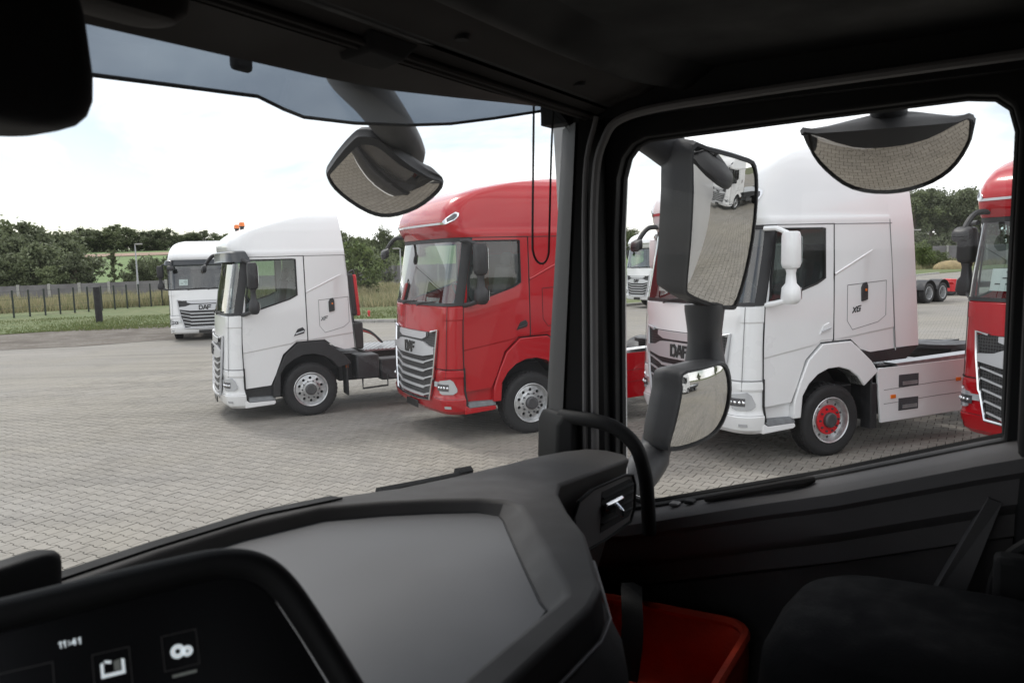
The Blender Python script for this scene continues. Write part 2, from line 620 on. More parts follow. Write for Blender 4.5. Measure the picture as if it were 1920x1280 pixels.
# bed of sand below the stones and the far paving around them
bed = MB()
bed.add([uv(U0 - .3, V0 - .3, -0.012), uv(U1 + .3, V0 - .3, -0.012), uv(U1 + .3, V1 + .3, -0.012), uv(U0 - .3, V1 + .3, -0.012)], [(0, 1, 2, 3)])
paving = tag(bed.build('paving', M['joint'], sharp=0), kind='structure')
yard = MB()
A, B = 75, 120
for u0, u1, v0, v1 in ((-A, U0 + .13, -B, B), (U1 - .13, B, -B, B), (U0 + .13, U1 - .13, -B, V0 + PA), (U0 + .13, U1 - .13, V1 - PA, B)):
    yard.add([uv(u0, v0, -.003), uv(u1, v0, -.003), uv(u1, v1, -.003), uv(u0, v1, -.003)], [(0, 1, 2, 3)])
tag(yard.build('yard', M['paver_far'], sharp=0), kind='structure')

us = (-.1, -.062, -.040, .040, .062, .1)
sg = (1, 1, -1, -1, 1, 1)
h2 = PW / 2
prof = [(u + (PG if i == 0 else -PG if i == 5 else 0), h2 + PA * s - PG) for i, (u, s) in enumerate(zip(us, sg))]
outl = [(u, -w) for u, w in prof] + [(u, w) for u, w in prof[::-1]]
NP = len(outl)
see_l = [(-20, 700), (-20, 1035), (110, 1100), (230, 1065), (500, 945), (800, 890), (1010, 840), (1010, 700)]
see_r = [(1215, 930), (1235, 936), (1700, 862), (1800, 838), (1300, 838)]
stones = []
for j in range(NV0, NV1):
    for i in range(NU0, NU1):
        cu, cv = i * PL + 0.1 + (0.1 if j % 2 else 0), j * PW
        if cu > U1 - .1:
            continue
        p = uv(cu, cv)
        x, y, d = to_px(p)
        vis = d > 0 and (inside(see_l, x, y) or inside(see_r, x, y))
        stones.append((d if vis else 999, cu, cv))
stones.sort()
near, rest = stones[:300], stones[300:]
me = bpy.data.meshes.new('paver')
pv = [(u, w, 0) for u, w in outl] + [(u, w, -0.03) for u, w in outl]
pf = [tuple(range(NP))] + [(NP + k, NP + (k + 1) % NP, (k + 1) % NP, k) for k in range(NP)]
me.from_pydata(pv, [], pf)
me.materials.append(M['paver'])
rng = random.Random(3)
ang = -pi / 6
for d, cu, cv in near:
    o = bpy.data.objects.new('paver', me)
    o.location = uv(cu, cv, rng.uniform(-.0015, .0015))
    o.rotation_euler = (rng.uniform(-.006, .006), rng.uniform(-.006, .006), ang)
    o.parent = paving
    COL.objects.link(o)
V, F = [], []
ca, sa = cos(ang), sin(ang)
for d, cu, cv in rest:
    bx, by, _ = uv(cu, cv)
    dz, tx, ty = rng.uniform(-.0015, .0015), rng.uniform(-.008, .008), rng.uniform(-.008, .008)
    n0 = len(V)
    for u, w in outl:
        V.append((bx + u * ca - w * sa, by + u * sa + w * ca, dz + u * tx + w * ty))
    for u, w in outl:
        V.append((bx + u * ca - w * sa, by + u * sa + w * ca, -.03))
    F.append(tuple(range(n0, n0 + NP)))
    for k in range(NP):
        k2 = (k + 1) % NP
        F.append((n0 + NP + k, n0 + NP + k2, n0 + k2, n0 + k))
me = bpy.data.meshes.new('paver_courses')
me.from_pydata(V, [], F)
me.materials.append(M['paver'])
o = bpy.data.objects.new('paver_courses', me)
o.parent = paving
o['kind'] = 'stuff'
COL.objects.link(o)

# gravel strip at the edge of the yard
gp = [(-75, 8), (-40, 19.5), (-27, 25), (-18.6, 28.6), (-15.5, 29.2), (-13.6, 30.6), (-11.8, 31.2), (-10.2, 33.0), (-8.6, 33.8), (-7.8, 36), (-9.5, 39), (-17, 41), (-23, 37), (-80, 14)]
g = MB()
g.add([(x, y, 0.006) for x, y in gp], [tuple(range(len(gp)))])
tag(g.build('gravel', M['gravel'], sharp=0), kind='structure')
# lawn behind the yard
edge = [(-130, 0), (-80, 12), (-46, 25), (-30, 31.6), (-22.4, 35.8), (-17.2, 39.6), (-12.5, 39.6), (-8, 37.4), (-5.2, 36.6), (-1, 38), (5, 42.3), (12, 48.5), (20, 56), (30, 67.5), (42, 80.5), (62, 98), (110, 130)]
rngl = random.Random(9)
lawn = MB()
rows = []
for q, k in ((0, 1.0), (4, 1.0), (14, 1.0), (60, 1)):
    rows.append([(x + (q * -0.25), y + q, 0.05 if q == 0 else 0.08) for x, y in edge])
rows = [[(x, y, -0.02) for x, y, z in rows[0]]] + rows
lawn.grid(rows)
tag(lawn.build('lawn', M['lawn'], sharp=30), kind='structure')

# kerb: stones one by one along the lawn edge
kp = []
E2 = edge[6:15]
for (x0, y0), (x1, y1) in zip(E2, E2[1:]):
    L_ = hypot(x1 - x0, y1 - y0)
    n_ = max(1, round(L_ / 1.0))
    for k in range(n_):
        kp.append((lerp(x0, x1, (k + .5) / n_), lerp(y0, y1, (k + .5) / n_), atan2(y1 - y0, x1 - x0), L_ / n_))
kerb = tag(empty('kerb', (0, 37, 0)), kind='structure')
me = MB().box((0, 0, 0.02), (0.985, 0.22, 0.24)).build('kerb_stone', M['concrete'], kerb, bevel=0.02).data
first = True
for x, y, a, ln in kp:
    if first:
        o = [c for c in kerb.children][0]
        first = False
    else:
        o = bpy.data.objects.new('kerb_stone', me)
        COL.objects.link(o)
        o.parent = kerb
        b_ = o.modifiers.new('bevel', 'BEVEL')
        b_.width = 0.02
    o.location = (x, y - 37, 0)
    o.rotation_euler = (0, 0, a)
    o.scale = (ln, 1, 1)

# rising field and ploughed strip behind the barrier
def hill_z(x, y):
    t = interp([(96, -0.2), (112, 0.7), (140, 3.0), (175, 6.0), (230, 8.2), (420, 13), (800, 20)], y)
    return t * interp([(-260, 1.0), (-20, 1.0), (20, 0.72), (70, 0.3), (120, 0.0)], x) - 0.1
hill = MB()
xs = [-700, -420] + list(range(-260, 140, 20))
ys = [96, 104, 112, 125, 140, 158, 175, 200, 230, 300, 420, 800]
hill.grid([[(x, y, hill_z(x, y)) for x in xs] for y in ys])
tag(hill.build('hill', M['field'], sharp=60), kind='structure')
pl = MB()
pl.grid([[(x, y, hill_z(x, y) + 0.12) for x in range(-260, -20, 20)] for y in (168, 174, 180)])
tag(pl.build('ploughed_field', M['plough'], sharp=60), kind='structure')

# ------------------------------------------------------------------ foliage
def leaf_mat(name, c0, c1, dark=0.55):
    m = bpy.data.materials.new(name)
    m.use_nodes = True
    n = m.node_tree.nodes
    l = m.node_tree.links
    b = n['Principled BSDF']
    b.inputs['Roughness'].default_value = 0.65
    g_ = n.new('ShaderNodeNewGeometry')
    oi = n.new('ShaderNodeObjectInfo')
    r = n.new('ShaderNodeMix')
    r.data_type = 'RGBA'
    r.inputs['A'].default_value = (*c0, 1)
    r.inputs['B'].default_value = (*c1, 1)
    l.new(g_.outputs['Random Per Island'], r.inputs['Factor'])
    h = n.new('ShaderNodeHueSaturation')
    mr = n.new('ShaderNodeMapRange')
    mr.inputs['To Min'].default_value = 0.75
    mr.inputs['To Max'].default_value = 1.25
    l.new(oi.outputs['Random'], mr.inputs['Value'])
    l.new(mr.outputs['Result'], h.inputs['Value'])
    l.new(r.outputs['Result'], h.inputs['Color'])
    l.new(h.outputs['Color'], b.inputs['Base Color'])
    # light passes through leaves
    tl = n.new('ShaderNodeBsdfTranslucent')
    l.new(h.outputs['Color'], tl.inputs['Color'])
    ms = n.new('ShaderNodeMixShader')
    ms.inputs['Fac'].default_value = 0.3
    l.new(b.outputs[0], ms.inputs[1])
    l.new(tl.outputs[0], ms.inputs[2])
    l.new(ms.outputs[0], n['Material Output'].inputs['Surface'])
    return m
M['leaf_dark'] = leaf_mat('leaves_dark', (0.100, 0.120, 0.064), (0.172, 0.198, 0.105))
M['leaf_mid'] = leaf_mat('leaves_mid', (0.105, 0.132, 0.060), (0.182, 0.212, 0.100))
M['leaf_light'] = leaf_mat('leaves_light', (0.085, 0.125, 0.035), (0.150, 0.190, 0.060))
M['bark'] = mat('bark', (0.12, 0.095, 0.07), 0.9, noise=(3, 0.35))
M['tall_grass'] = leaf_mat('tall_grass', (0.180, 0.195, 0.095), (0.36, 0.31, 0.185))
M['short_grass'] = leaf_mat('short_grass', (0.095, 0.135, 0.038), (0.17, 0.185, 0.070))

def crown_data(seed, n_cl, per, rx, rz, zc, leaf, low=-1.0):
    """leaf clumps spread through an uneven crown volume; unit: metres for a 10 m tree"""
    r = random.Random(seed)
    V, F = [], []
    for c in range(n_cl):
        while True:
            x, y, z = r.uniform(-1, 1), r.uniform(-1, 1), r.uniform(-1, 1)
            q = x * x + y * y + z * z
            if 0.15 < q < 1 and z > low:
                break
        wob = 1 + 0.28 * sin(3 * atan2(y, x) + seed) + 0.18 * sin(5 * z + 2 * x + seed)
        cx, cy, cz = x * rx * wob, y * rx * wob, zc + z * rz
        cr = r.uniform(0.45, 1.0) * rx * 0.36
        for k in range(per):
            a, b, s = r.gauss(0, .5), r.gauss(0, .5), r.gauss(0, .42)
            p = Vector((cx + a * cr, cy + b * cr, cz + s * cr))
            nrm = Vector((r.gauss(0, 1), r.gauss(0, 1), r.gauss(0.5, 1))).normalized()
            t1 = nrm.orthogonal().normalized()
            t1 = (Matrix.Rotation(r.uniform(0, 6.28), 3, nrm) @ t1)
            t2 = nrm.cross(t1)
            L_ = leaf * r.uniform(0.6, 1.4)
            n0 = len(V)
            V += [tuple(p - t1 * L_), tuple(p + t2 * L_ * .55), tuple(p + t1 * L_), tuple(p - t2 * L_ * .55)]
            F.append((n0, n0 + 1, n0 + 2, n0 + 3))
    return V, F

def tree_mesh(seed, kind):
    if kind == 'broad':
        V, F = crown_data(seed, 62, 95, 2.9, 3.6, 6.0, 0.20)
        th, tr = 6.5, 0.24
    elif kind == 'tall':
        V, F = crown_data(seed, 48, 95, 2.3, 2.9, 7.2, 0.19)
        th, tr = 8.0, 0.17
    elif kind == 'full':
        V, F = crown_data(seed, 70, 100, 3.3, 4.4, 4.9, 0.27, low=-0.95)
        th, tr = 6.5, 0.22
    elif kind == 'slim':
        V, F = crown_data(seed, 40, 70, 1.2, 4.2, 5.6, 0.17)
        th, tr = 8.5, 0.13
    else:
        V, F = crown_data(seed, 48, 80, 3.6, 3.3, 3.3, 0.26, low=-0.92)
        th, tr = 4.0, 0.14
    me = bpy.data.meshes.new('crown')
    me.from_pydata(V, [], F)
    r = random.Random(seed + 50)
    t = MB()
    px, py = r.uniform(-.3, .3), r.uniform(-.3, .3)
    t.tube([(0, 0, -0.3), (px * .3, py * .3, th * .35), (px, py, th * .7), (px * 1.2, py * 1.2, th)], [tr * 1.25, tr, tr * .7, tr * .3], 8)
    for k in range(6 if kind != 'bush' else 4):
        z0 = th * r.uniform(.42, .8)
        a = r.uniform(0, 6.28)
        ln = r.uniform(1.0, 2.2)
        t.tube([(px * z0 / th, py * z0 / th, z0), (px + cos(a) * ln * .6, py + sin(a) * ln * .6, z0 + ln * .5), (px + cos(a) * ln, py + sin(a) * ln, z0 + ln * 1.1)], [tr * .5, tr * .35, tr * .12], 6)
    tm = t.build('trunk', M['bark'], None)
    tmesh = tm.data
    bpy.data.objects.remove(tm)
    return me, tmesh
TREES = {}
for kd, n_ in (('broad', 4), ('tall', 3), ('slim', 2), ('bush', 3), ('full', 4)):
    TREES[kd] = [tree_mesh(11 * i + 5 + len(kd), kd) for i in range(n_)]
trng = random.Random(21)
tcount = {}
ORD = ['leftmost', 'second from the left', 'third from the left', 'fourth from the left', 'fifth from the left', 'sixth from the left', 'seventh from the left', 'eighth from the left', 'ninth from the left', 'tenth from the left', 'eleventh from the left', 'twelfth from the left', 'thirteenth from the left', 'fourteenth from the left', 'rightmost']
def tree(px, ytop, d, base, kind, leafm, label, group, wide=1.0, name=None):
    """a tree whose foot stands at depth d and height base, as tall as the skyline shows"""
    foot = at(px, 640, d)
    top = at(px, ytop, d)
    h = max(2.0, top.z - base)
    unit = {'broad': 9.6, 'tall': 10.1, 'slim': 9.8, 'bush': 6.6, 'full': 9.4}[kind]
    s = h / unit
    i = tcount.get(kind, 0)
    tcount[kind] = i + 1
    cm, tm = TREES[kind][i % len(TREES[kind])]
    key = leafm
    cmm = bpy.data.meshes.get(cm.name + '_' + key)
    if cmm is None:
        cmm = cm.copy()
        cmm.name = cm.name + '_' + key
        cmm.materials.append(M[key])
    e = empty(name or ('bush' if kind == 'bush' else 'tree'), (foot.x, foot.y, base), trng.uniform(0, 6.28))
    e.scale = (s * wide * trng.uniform(.9, 1.1), s * wide * trng.uniform(.9, 1.1), s)
    tag(e, label, 'bush' if kind == 'bush' else 'tree', group)
    for nm, mesh_ in (('crown', cmm), ('trunk', tm)):
        o = bpy.data.objects.new(nm, mesh_)
        o.parent = e
        COL.objects.link(o)
    return e

# left: big dark trees close behind the barrier
LBL = 'large dark broadleaf tree in the clump left of the green field'
for px, yt, d in ((-70, 402, 84), (-25, 428, 84), (-10, 432, 80), (12, 405, 96), (38, 446, 82), (74, 417, 92), (88, 455, 79), (122, 425, 94), (140, 452, 83), (152, 474, 78), (60, 486, 77), (108, 492, 76), (8, 484, 77)):
    tree(px, yt, d, 0, 'full', 'leaf_dark' if (px // 2) % 3 else 'leaf_mid', LBL, 'trees left of the green field', 1.1)
# on the crest above the field
LBL = 'tree in the row on the crest above the green field'
for px, yt, d in ((150, 436, 215), (176, 427, 205), (196, 430, 215), (214, 436, 208), (232, 421, 210), (252, 427, 205), (272, 440, 214), (290, 434, 206), (306, 432, 212), (322, 429, 205), (345, 438, 214), (372, 436, 208), (396, 432, 212), (420, 440, 205), (445, 436, 210)):
    p = at(px, 500, d)
    tree(px, yt, d, hill_z(p.x, p.y) - .5, 'full', 'leaf_mid' if trng.random() < .5 else 'leaf_dark', LBL, 'trees on the crest', 1.45)
tree(222, 464, 96, 0, 'slim', 'leaf_mid', 'slender young tree standing alone before the green field', None, 1.1)
LBL = 'dark bush behind the barrier beside the leftmost truck'
for px, yt, d in ((268, 486, 92), (292, 482, 95), (316, 484, 91), (345, 480, 94), (380, 476, 92)):
    tree(px, yt, d, 0, 'bush', 'leaf_dark', LBL, 'bushes behind the leftmost white truck', .8)
# gap between the white truck with beacons and the red truck
LBL = 'skyline tree between beacon truck and red truck'
for px, yt, d in ((600, 440, 150), (648, 432, 150), (672, 446, 160), (692, 440, 145), (712, 452, 160), (729, 428, 140), (748, 448, 155), (762, 440, 150), (790, 444, 150)):
    tree(px, yt, d, 1.5, 'full' if px != 729 else 'broad', 'leaf_mid', LBL, 'skyline trees in the middle', 1.0)
tree(676, 456, 62, 0, 'bush', 'leaf_light', 'broad light green bush seen just behind the beacon truck', None, .95)
tree(718, 468, 84, 0, 'bush', 'leaf_dark', 'rounded dark green bush right of the light green one', None, .75)
tree(738, 476, 92, 0, 'bush', 'leaf_mid', 'small mid green bush before the field, left of the red truck', None, .7)
# middle, seen past the window post
LBL = 'far tree on the skyline above the distant white truck'
for px, yt, d in ((1150, 434, 150), (1168, 428, 150), (1190, 432, 155)):
    tree(px, yt, d, 0.5, 'broad', 'leaf_mid', LBL, 'trees hidden behind the trucks', 1.1)
# right: wood with bare trunks
LBL = 'bare-trunked tree in the wood behind the right trucks'
for px, yt, d in ((1668, 352, 128), (1690, 358, 120), (1712, 362, 118), (1726, 356, 126), (1741, 355, 119), (1757, 361, 127), (1772, 368, 122), (1790, 358, 124), (1806, 356, 118), (1822, 359, 126), (1840, 362, 121), (1862, 356, 127), (1885, 352, 121), (1910, 350, 126)):
    tree(px, yt, d, 0, 'tall', 'leaf_mid' if trng.random() < .55 else 'leaf_dark', LBL, 'wood with bare trunks', 1.05)
LBL = 'dark bush at the foot of the right-hand wood'
for px, yt, d in ((1690, 434, 118), (1715, 438, 114), (1735, 436, 132), (1752, 440, 133), (1768, 436, 132), (1782, 434, 114), (1798, 438, 133), (1815, 432, 131), (1836, 436, 114), (1860, 434, 132)):
    tree(px, yt, d, 0, 'bush', 'leaf_dark', LBL, 'undergrowth of the wood', 1.0)
tree(1724, 452, 96, 0, 'bush', 'leaf_light', 'light green bush at the left end of the concrete barrier', None, .8)
tree(1750, 470, 98, 0, 'bush', 'leaf_mid', 'low spreading bush in front of the grey barrier, right side', None, 1.3)
# behind the camera, for the mirrors
for k in range(12):
    a = radians(-150 + 26 * k + trng.uniform(-5, 5))
    d = trng.uniform(75, 100)
    if abs(a) < radians(48):
        continue
    e = tree(960, 400, 90, 0, 'broad', 'leaf_mid', 'tree beyond the far side of the yard, seen only in the mirrors', 'trees across the yard', 1.3)
    e.location = (sin(a) * d, cos(a) * d, 0)

# ------------------------------------------------------------------ grasses
def blades(name, label, regions, m, seed):
    r = random.Random(seed)
    V, F = [], []
    for quad, n, hmin, hmax, w in regions:
        q = [Vector((x, y, 0)) for x, y in quad]
        for k in range(n):
            a, b = r.random(), r.random()
            p = q[0].lerp(q[1], a).lerp(q[3].lerp(q[2], a), b)
            h = r.uniform(hmin, hmax) * (0.75 + 0.5 * (0.5 + 0.5 * sin(p.x * .9 + 1.3 * sin(p.y * .5))))
            an = r.uniform(0, 3.14)
            ww = w * r.uniform(.5, 1.3)
            lx, ly = r.gauss(0, .25) * h, r.gauss(0, .25) * h
            n0 = len(V)
            z0 = 0.04
            V += [(p.x - cos(an) * ww, p.y - sin(an) * ww, z0), (p.x + cos(an) * ww, p.y + sin(an) * ww, z0), (p.x + lx, p.y + ly, z0 + h)]
            F.append((n0, n0 + 1, n0 + 2))
    me = bpy.data.meshes.new(name)
    me.from_pydata(V, [], F)
    me.materials.append(m)
    o = bpy.data.objects.new(name, me)
    COL.objects.link(o)
    return tag(o, label, 'grass', kind='stuff')
blades('tall_grass', 'tall dry meadow grass behind the fence and around the yard', [
    (((-48, 44), (-24, 58), (-22, 72), (-60, 66)), 26000, .35, .95, .05),
    (((-24, 58), (-12, 52), (-8, 72), (-22, 72)), 12000, .35, .95, .05),
    (((-12, 47), (2, 50), (6, 86), (-14, 80)), 22000, .3, .85, .06),
    (((34, 84), (66, 108), (74, 126), (30, 104)), 16000, .4, 1.0, .08)], M['tall_grass'], 5)
blades('short_grass', 'short green lawn grass along the edge of the yard', [
    (((-50, 24), (-22.6, 36), (-26, 46), (-56, 34)), 16000, .05, .13, .03),
    (((-22.6, 36), (-8, 37.6), (-9, 48), (-26, 46)), 16000, .05, .13, .03),
    (((-8, 37.6), (6, 43.4), (2, 52), (-10, 46)), 12000, .05, .13, .03)], M['short_grass'], 6)

# ------------------------------------------------------------------ fence, barrier, posts and lamps
M['fence'] = mat('fence_green', (0.018, 0.026, 0.022), 0.5)
fence = empty('wire_fence', (-28.8, 46.1, 0))
tag(fence, 'low wire fence with many thin dark posts behind the lawn', 'fence')
fp0, fp1 = Vector((-34, 35.5, 0)), Vector((-22.6, 62.5, 0))
NF = 30
pm = MB().box((0, 0, .84), (.075, .075, 1.68)).build('post', M['fence'], fence, sharp=0)
pm.location = fp0 - fence.location
for k in range(1, NF):
    o = pm.copy()
    COL.objects.link(o)
    o.location = fp0.lerp(fp1, k / (NF - 1)) - fence.location
for z in (.15, .65, 1.15, 1.6):
    a, b = fp0 - fence.location, fp1 - fence.location
    MB().tube([(a.x, a.y, z), (b.x, b.y, z)], .007, 5).build('wire', M['fence'], fence, sharp=0)
M['tar'] = mat('tarred_timber', (0.016, 0.014, 0.016), 0.7, noise=(3, .3))
p = at(187, 605, 41.5)
gp_ = MB()
gp_.loft([[(p.x + rx_ * cos(2 * pi * k / 14) - lean, p.y + rx_ * sin(2 * pi * k / 14), z) for k in range(14)] for z, rx_, lean in ((-.1, .16, 0), (.5, .17, .01), (1.2, .165, .025), (1.84, .16, .04), (1.87, .13, .04))])
tag(gp_.build('timber_post', M['tar']), 'thick dark timber post standing at the lawn edge before the fence', 'post')

def barrier(pts, label, name='concrete_barrier', step=2.2):
    b = empty(name, (pts[0][0], pts[0][1], 0))
    tag(b, label, 'wall')
    O = Vector((pts[0][0], pts[0][1], 0))
    for (x0, y0, z0), (x1, y1, z1) in zip(pts, pts[1:]):
        L_ = hypot(x1 - x0, y1 - y0)
        n = max(1, round(L_ / step))
        a = atan2(y1 - y0, x1 - x0)
        for k in range(n):
            t0, t1 = k / n, (k + 1) / n
            p = Vector((lerp(x0, x1, t0), lerp(y0, y1, t0), 0)) - O
            q = Vector((lerp(x0, x1, t1), lerp(y0, y1, t1), 0)) - O
            h0 = lerp(z0, z1, t0)
            h1 = lerp(z0, z1, (t0 + t1) / 2)
            Mr = Matrix.Rotation(a, 3, 'Z')
            MB().box((p.x, p.y, h0 / 2), (.22, .26, h0 + .1), Mr).build('post', M['concrete'], b, sharp=0)
            m_ = (p + q) / 2
            for s in range(3):
                hh = h1 / 3 - .012
                MB().box((m_.x, m_.y, h1 * (s + .5) / 3 - .02), (L_ / n - .24, .12, hh), Mr).build('panel', M['panel'], b, sharp=0)
    return b
barrier([(-58, 64.5, 1.55), (-44, 69, 1.58), (-31, 74, 1.65), (-20, 79, 1.8)], 'low grey concrete barrier of panels and pale posts behind the wire fence', step=2.4)
barrier([(-20, 79, 1.8), (-12, 84, 2.3), (6, 90, 2.4)], 'grey concrete barrier behind the bushes left of the red truck', step=2.4)
barrier([(40, 116, 2.7), (58, 109, 2.7), (76, 104, 2.7)], 'grey panel barrier in front of the wood at the right', step=2.4)

M['galv'] = mat('galvanised_steel', (0.42, 0.43, 0.45), 0.45, 0.4)
def lamp(px, ytop, d, arm, label):
    t = at(px, ytop, d)
    r = empty('street_lamp', (t.x, t.y, 0))
    tag(r, label, 'lamp post')
    MB().tube([(0, 0, 0), (0, 0, t.z * .5), (0, 0, t.z)], [.09, .07, .05], 8).build('pole', M['galv'], r)
    h = MB()
    h.tube([(0, 0, t.z - .05), (arm * .5, 0, t.z + .03), (arm, 0, t.z + .02)], .035, 6)
    h.build('arm', M['galv'], r)
    MB().box((arm * 1.15, 0, t.z), (.55, .26, .12)).build('lamp_head', M['concrete'], r, bevel=.03)
lamp(253, 458, 66, .25, 'thin grey lamp post behind the fence near the leftmost truck')
lamp(750, 466, 70, -.3, 'thin lamp post seen just left of the red truck windscreen')
lamp(1694, 432, 74, 1.1, 'street lamp reaching out behind the tall white truck cab')
# small red hydrant and hay heap
h = at(692, 592, 40)
hy = empty('hydrant', (h.x, h.y, .06))
tag(hy, 'small red hydrant on the lawn behind the beacon truck', 'hydrant')
MB().lathe([(.0, 0), (.08, 0), (.08, .04), (.055, .06), (.055, .20), (.075, .22), (.075, .26), (.04, .31), (0, .32)], 12, axis='z').build('body', M['red_rim'], hy)
MB().box((0, -.06, .16), (.09, .07, .07)).build('outlet', M['red_rim'], hy, bevel=.02)
hh = at(1783, 478, 92)
hp = MB()
hp.ball((hh.x, hh.y, .1), (1.9, 1.5, .95), 18, 9)
M['hay'] = mat('dry_hay', (0.36, 0.28, 0.15), 0.95, noise=(2, .3), bump=(14, 1, .15))
tag(hp.build('hay_heap', M['hay']), 'rounded pale heap of dry hay before the right-hand barrier', 'heap')

# things in a row are told apart by their place in it
for grp in ('trees on the crest', 'wood with bare trunks', 'skyline trees in the middle', 'bushes behind the leftmost white truck', 'undergrowth of the wood'):
    row = sorted([o for o in scene.objects if o.get('group') == grp], key=lambda o: to_px(o.location)[0])
    for i, o in enumerate(row):
        w_ = 'rightmost' if i == len(row) - 1 else ORD[i]
        o['label'] = o['label'] + ', ' + w_

# ------------------------------------------------------------------ trucks
# local frame: x forward, y to the truck's left, z up; origin on the ground under the front axle
TR = 0.475                                            # tyre radius
def wheel_proto(kind):
    """wheel on the left side, hub facing +y, centre at the origin"""
    w = empty('wheel')
    t = MB()
    t.lathe([(.300, -.10), (.315, -.135), (.40, -.152), (.445, -.140), (.470, -.110), (.475, -.05), (.475, .05), (.470, .110), (.445, .140), (.40, .152), (.315, .135), (.300, .10), (.29, .0)], 40)
    t.build('tyre', M['rubber'], w, sharp=50)
    tread = MB()
    for k in range(40):
        a = 2 * pi * k / 40
        for yy in (-.075, 0, .075):
            c = cos(a + yy * .6), sin(a + yy * .6)
            tread.box((c[0] * .474, yy, c[1] * .474), (.012, .055, .052), Matrix.Rotation(-(a + yy * .6), 3, 'Y'))
    tr_ = tread.build('tread', M['rubber'], w, sharp=0)
    tr_['kind'] = 'stuff'
    disc = M['alloy'] if kind in ('alloy', 'red') else M['dark_alloy']
    rim = MB()
    dy = {'alloy': .075, 'red': .06, 'dark': .05, 'rear': -.06}[kind]
    rim.lathe([(.305, .137), (.297, .143), (.285, .135), (.278, .10), (.268, dy + .015), (.262, dy)], 40)
    rim.lathe([(.305, -.137), (.28, -.10), (.27, dy - .06)], 40)
    rim.build('rim', M['alloy'] if kind != 'dark' else M['dark_alloy'], w, sharp=30)
    # disc with hand holes cut through
    d = MB()
    nh, ro, ri, rh, r0 = (10, .262, .145, .205, .026) if kind != 'red' else (10, .262, .145, .229, .016)
    for k in range(nh):
        a0, a1 = 2 * pi * k / nh, 2 * pi * (k + 1) / nh
        am = (a0 + a1) / 2
        loop = [(ro, lerp(a0, a1, q / 4)) for q in range(4)] + [(lerp(ro, ri, q / 4), a1) for q in range(4)] + \
               [(ri, lerp(a1, a0, q / 4)) for q in range(4)] + [(lerp(ri, ro, q / 4), a0) for q in range(4)]
        vs = [(r * cos(a), dy + .02 * (ro - r) / (ro - ri), r * sin(a)) for r, a in loop]
        hx, hz = rh * cos(am), rh * sin(am)
        hs = []
        for r, a in loop:
            b = atan2(r * sin(a) - hz, r * cos(a) - hx)
            hs.append((hx + r0 * cos(b), dy + .01, hz + r0 * sin(b)))
        hb = [(x, y - .03, z) for x, y, z in hs]
        n = len(vs)
        d.add(vs + hs + hb, [(i, (i + 1) % n, n + (i + 1) % n, n + i) for i in range(n)] + [(n + i, n + (i + 1) % n, 2 * n + (i + 1) % n, 2 * n + i) for i in range(n)])
    d.lathe([(.145, dy + .02), (.135, dy + .035), (.10, dy + .04)], 30)
    do = d.build('disc', disc, w, sharp=30)
    if kind == 'red':
        MB().lathe([(.192, dy + .016), (.196, dy + .030), (.188, dy + .040), (.10, dy + .046)], 36).build('nut_cover', M['red_rim'], w, sharp=30)
    MB().lathe([(0.0, dy - .04), (.275, dy - .04)], 24).build('brake_drum', M['seam'], w, sharp=0)
    hub = MB().lathe([(.102, dy + .03), (.098, dy + .085), (.08, dy + .10), (.0, dy + .102)], 24)
    hub.build('hub', M['dark_alloy'] if kind != 'rear' else M['chassis'], w)
    nuts = MB()
    for k in range(10):
        a = 2 * pi * k / 10
        nuts.lathe([(.0, dy + .065), (.013, dy + .065), (.016, dy + .03)][::-1], 6, c=(.152 * cos(a), 0, .152 * sin(a)))
    nuts.build('nuts', M['lamp_dark'] if kind in ('alloy', 'red') else M['alloy'], w, sharp=20)
    return w
WHEELS = {k: wheel_proto(k) for k in ('alloy', 'red', 'dark', 'rear')}

def stroke_text(mb, word, org, right, upv, nrm, h, thick, depth):
    """block letters from bars: org = lower left, right/upv/nrm unit vectors"""
    G = {'D': [[(0, 0), (0, 1)], [(0, 1), (.55, 1), (.8, .78), (.8, .22), (.55, 0), (0, 0)]],
         'A': [[(0, 0), (.36, 1), (.5, 1), (.86, 0)], [(.2, .3), (.68, .3)]],
         'F': [[(0, 0), (0, 1), (.8, 1)], [(0, .5), (.66, .5)]],
         'X': [[(0, 0), (.75, 1)], [(0, 1), (.75, 0)]],
         'G': [[(.8, 1), (.15, 1), (0, .8), (0, .2), (.15, 0), (.8, 0), (.8, .5), (.45, .5)]],
         '1': [[(.1, .8), (.35, 1), (.35, 0)]], '4': [[(.55, 0), (.55, 1), (0, .35), (.75, .35)]], ':': [[(.3, .2), (.3, .3)], [(.3, .7), (.3, .8)]]}
    x = 0.0
    for chx in word:
        for pl_ in G[chx]:
            for (x0, y0), (x1, y1) in zip(pl_, pl_[1:]):
                a = org + right * ((x + x0) * h) + upv * (y0 * h)
                b = org + right * ((x + x1) * h) + upv * (y1 * h)
                dv = (b - a)
                ln = dv.length
                dv = dv / ln
                sd_ = nrm.cross(dv).normalized()
                a2, b2 = a - dv * thick * .5, b + dv * thick * .5
                q = [a2 - sd_ * thick / 2, b2 - sd_ * thick / 2, b2 + sd_ * thick / 2, a2 + sd_ * thick / 2]
                mb.hexa([tuple(v_) for v_ in q], [tuple(v_ + nrm * depth) for v_ in q])
        x += 1.08 if chx not in ':1' else .7
    return x * h

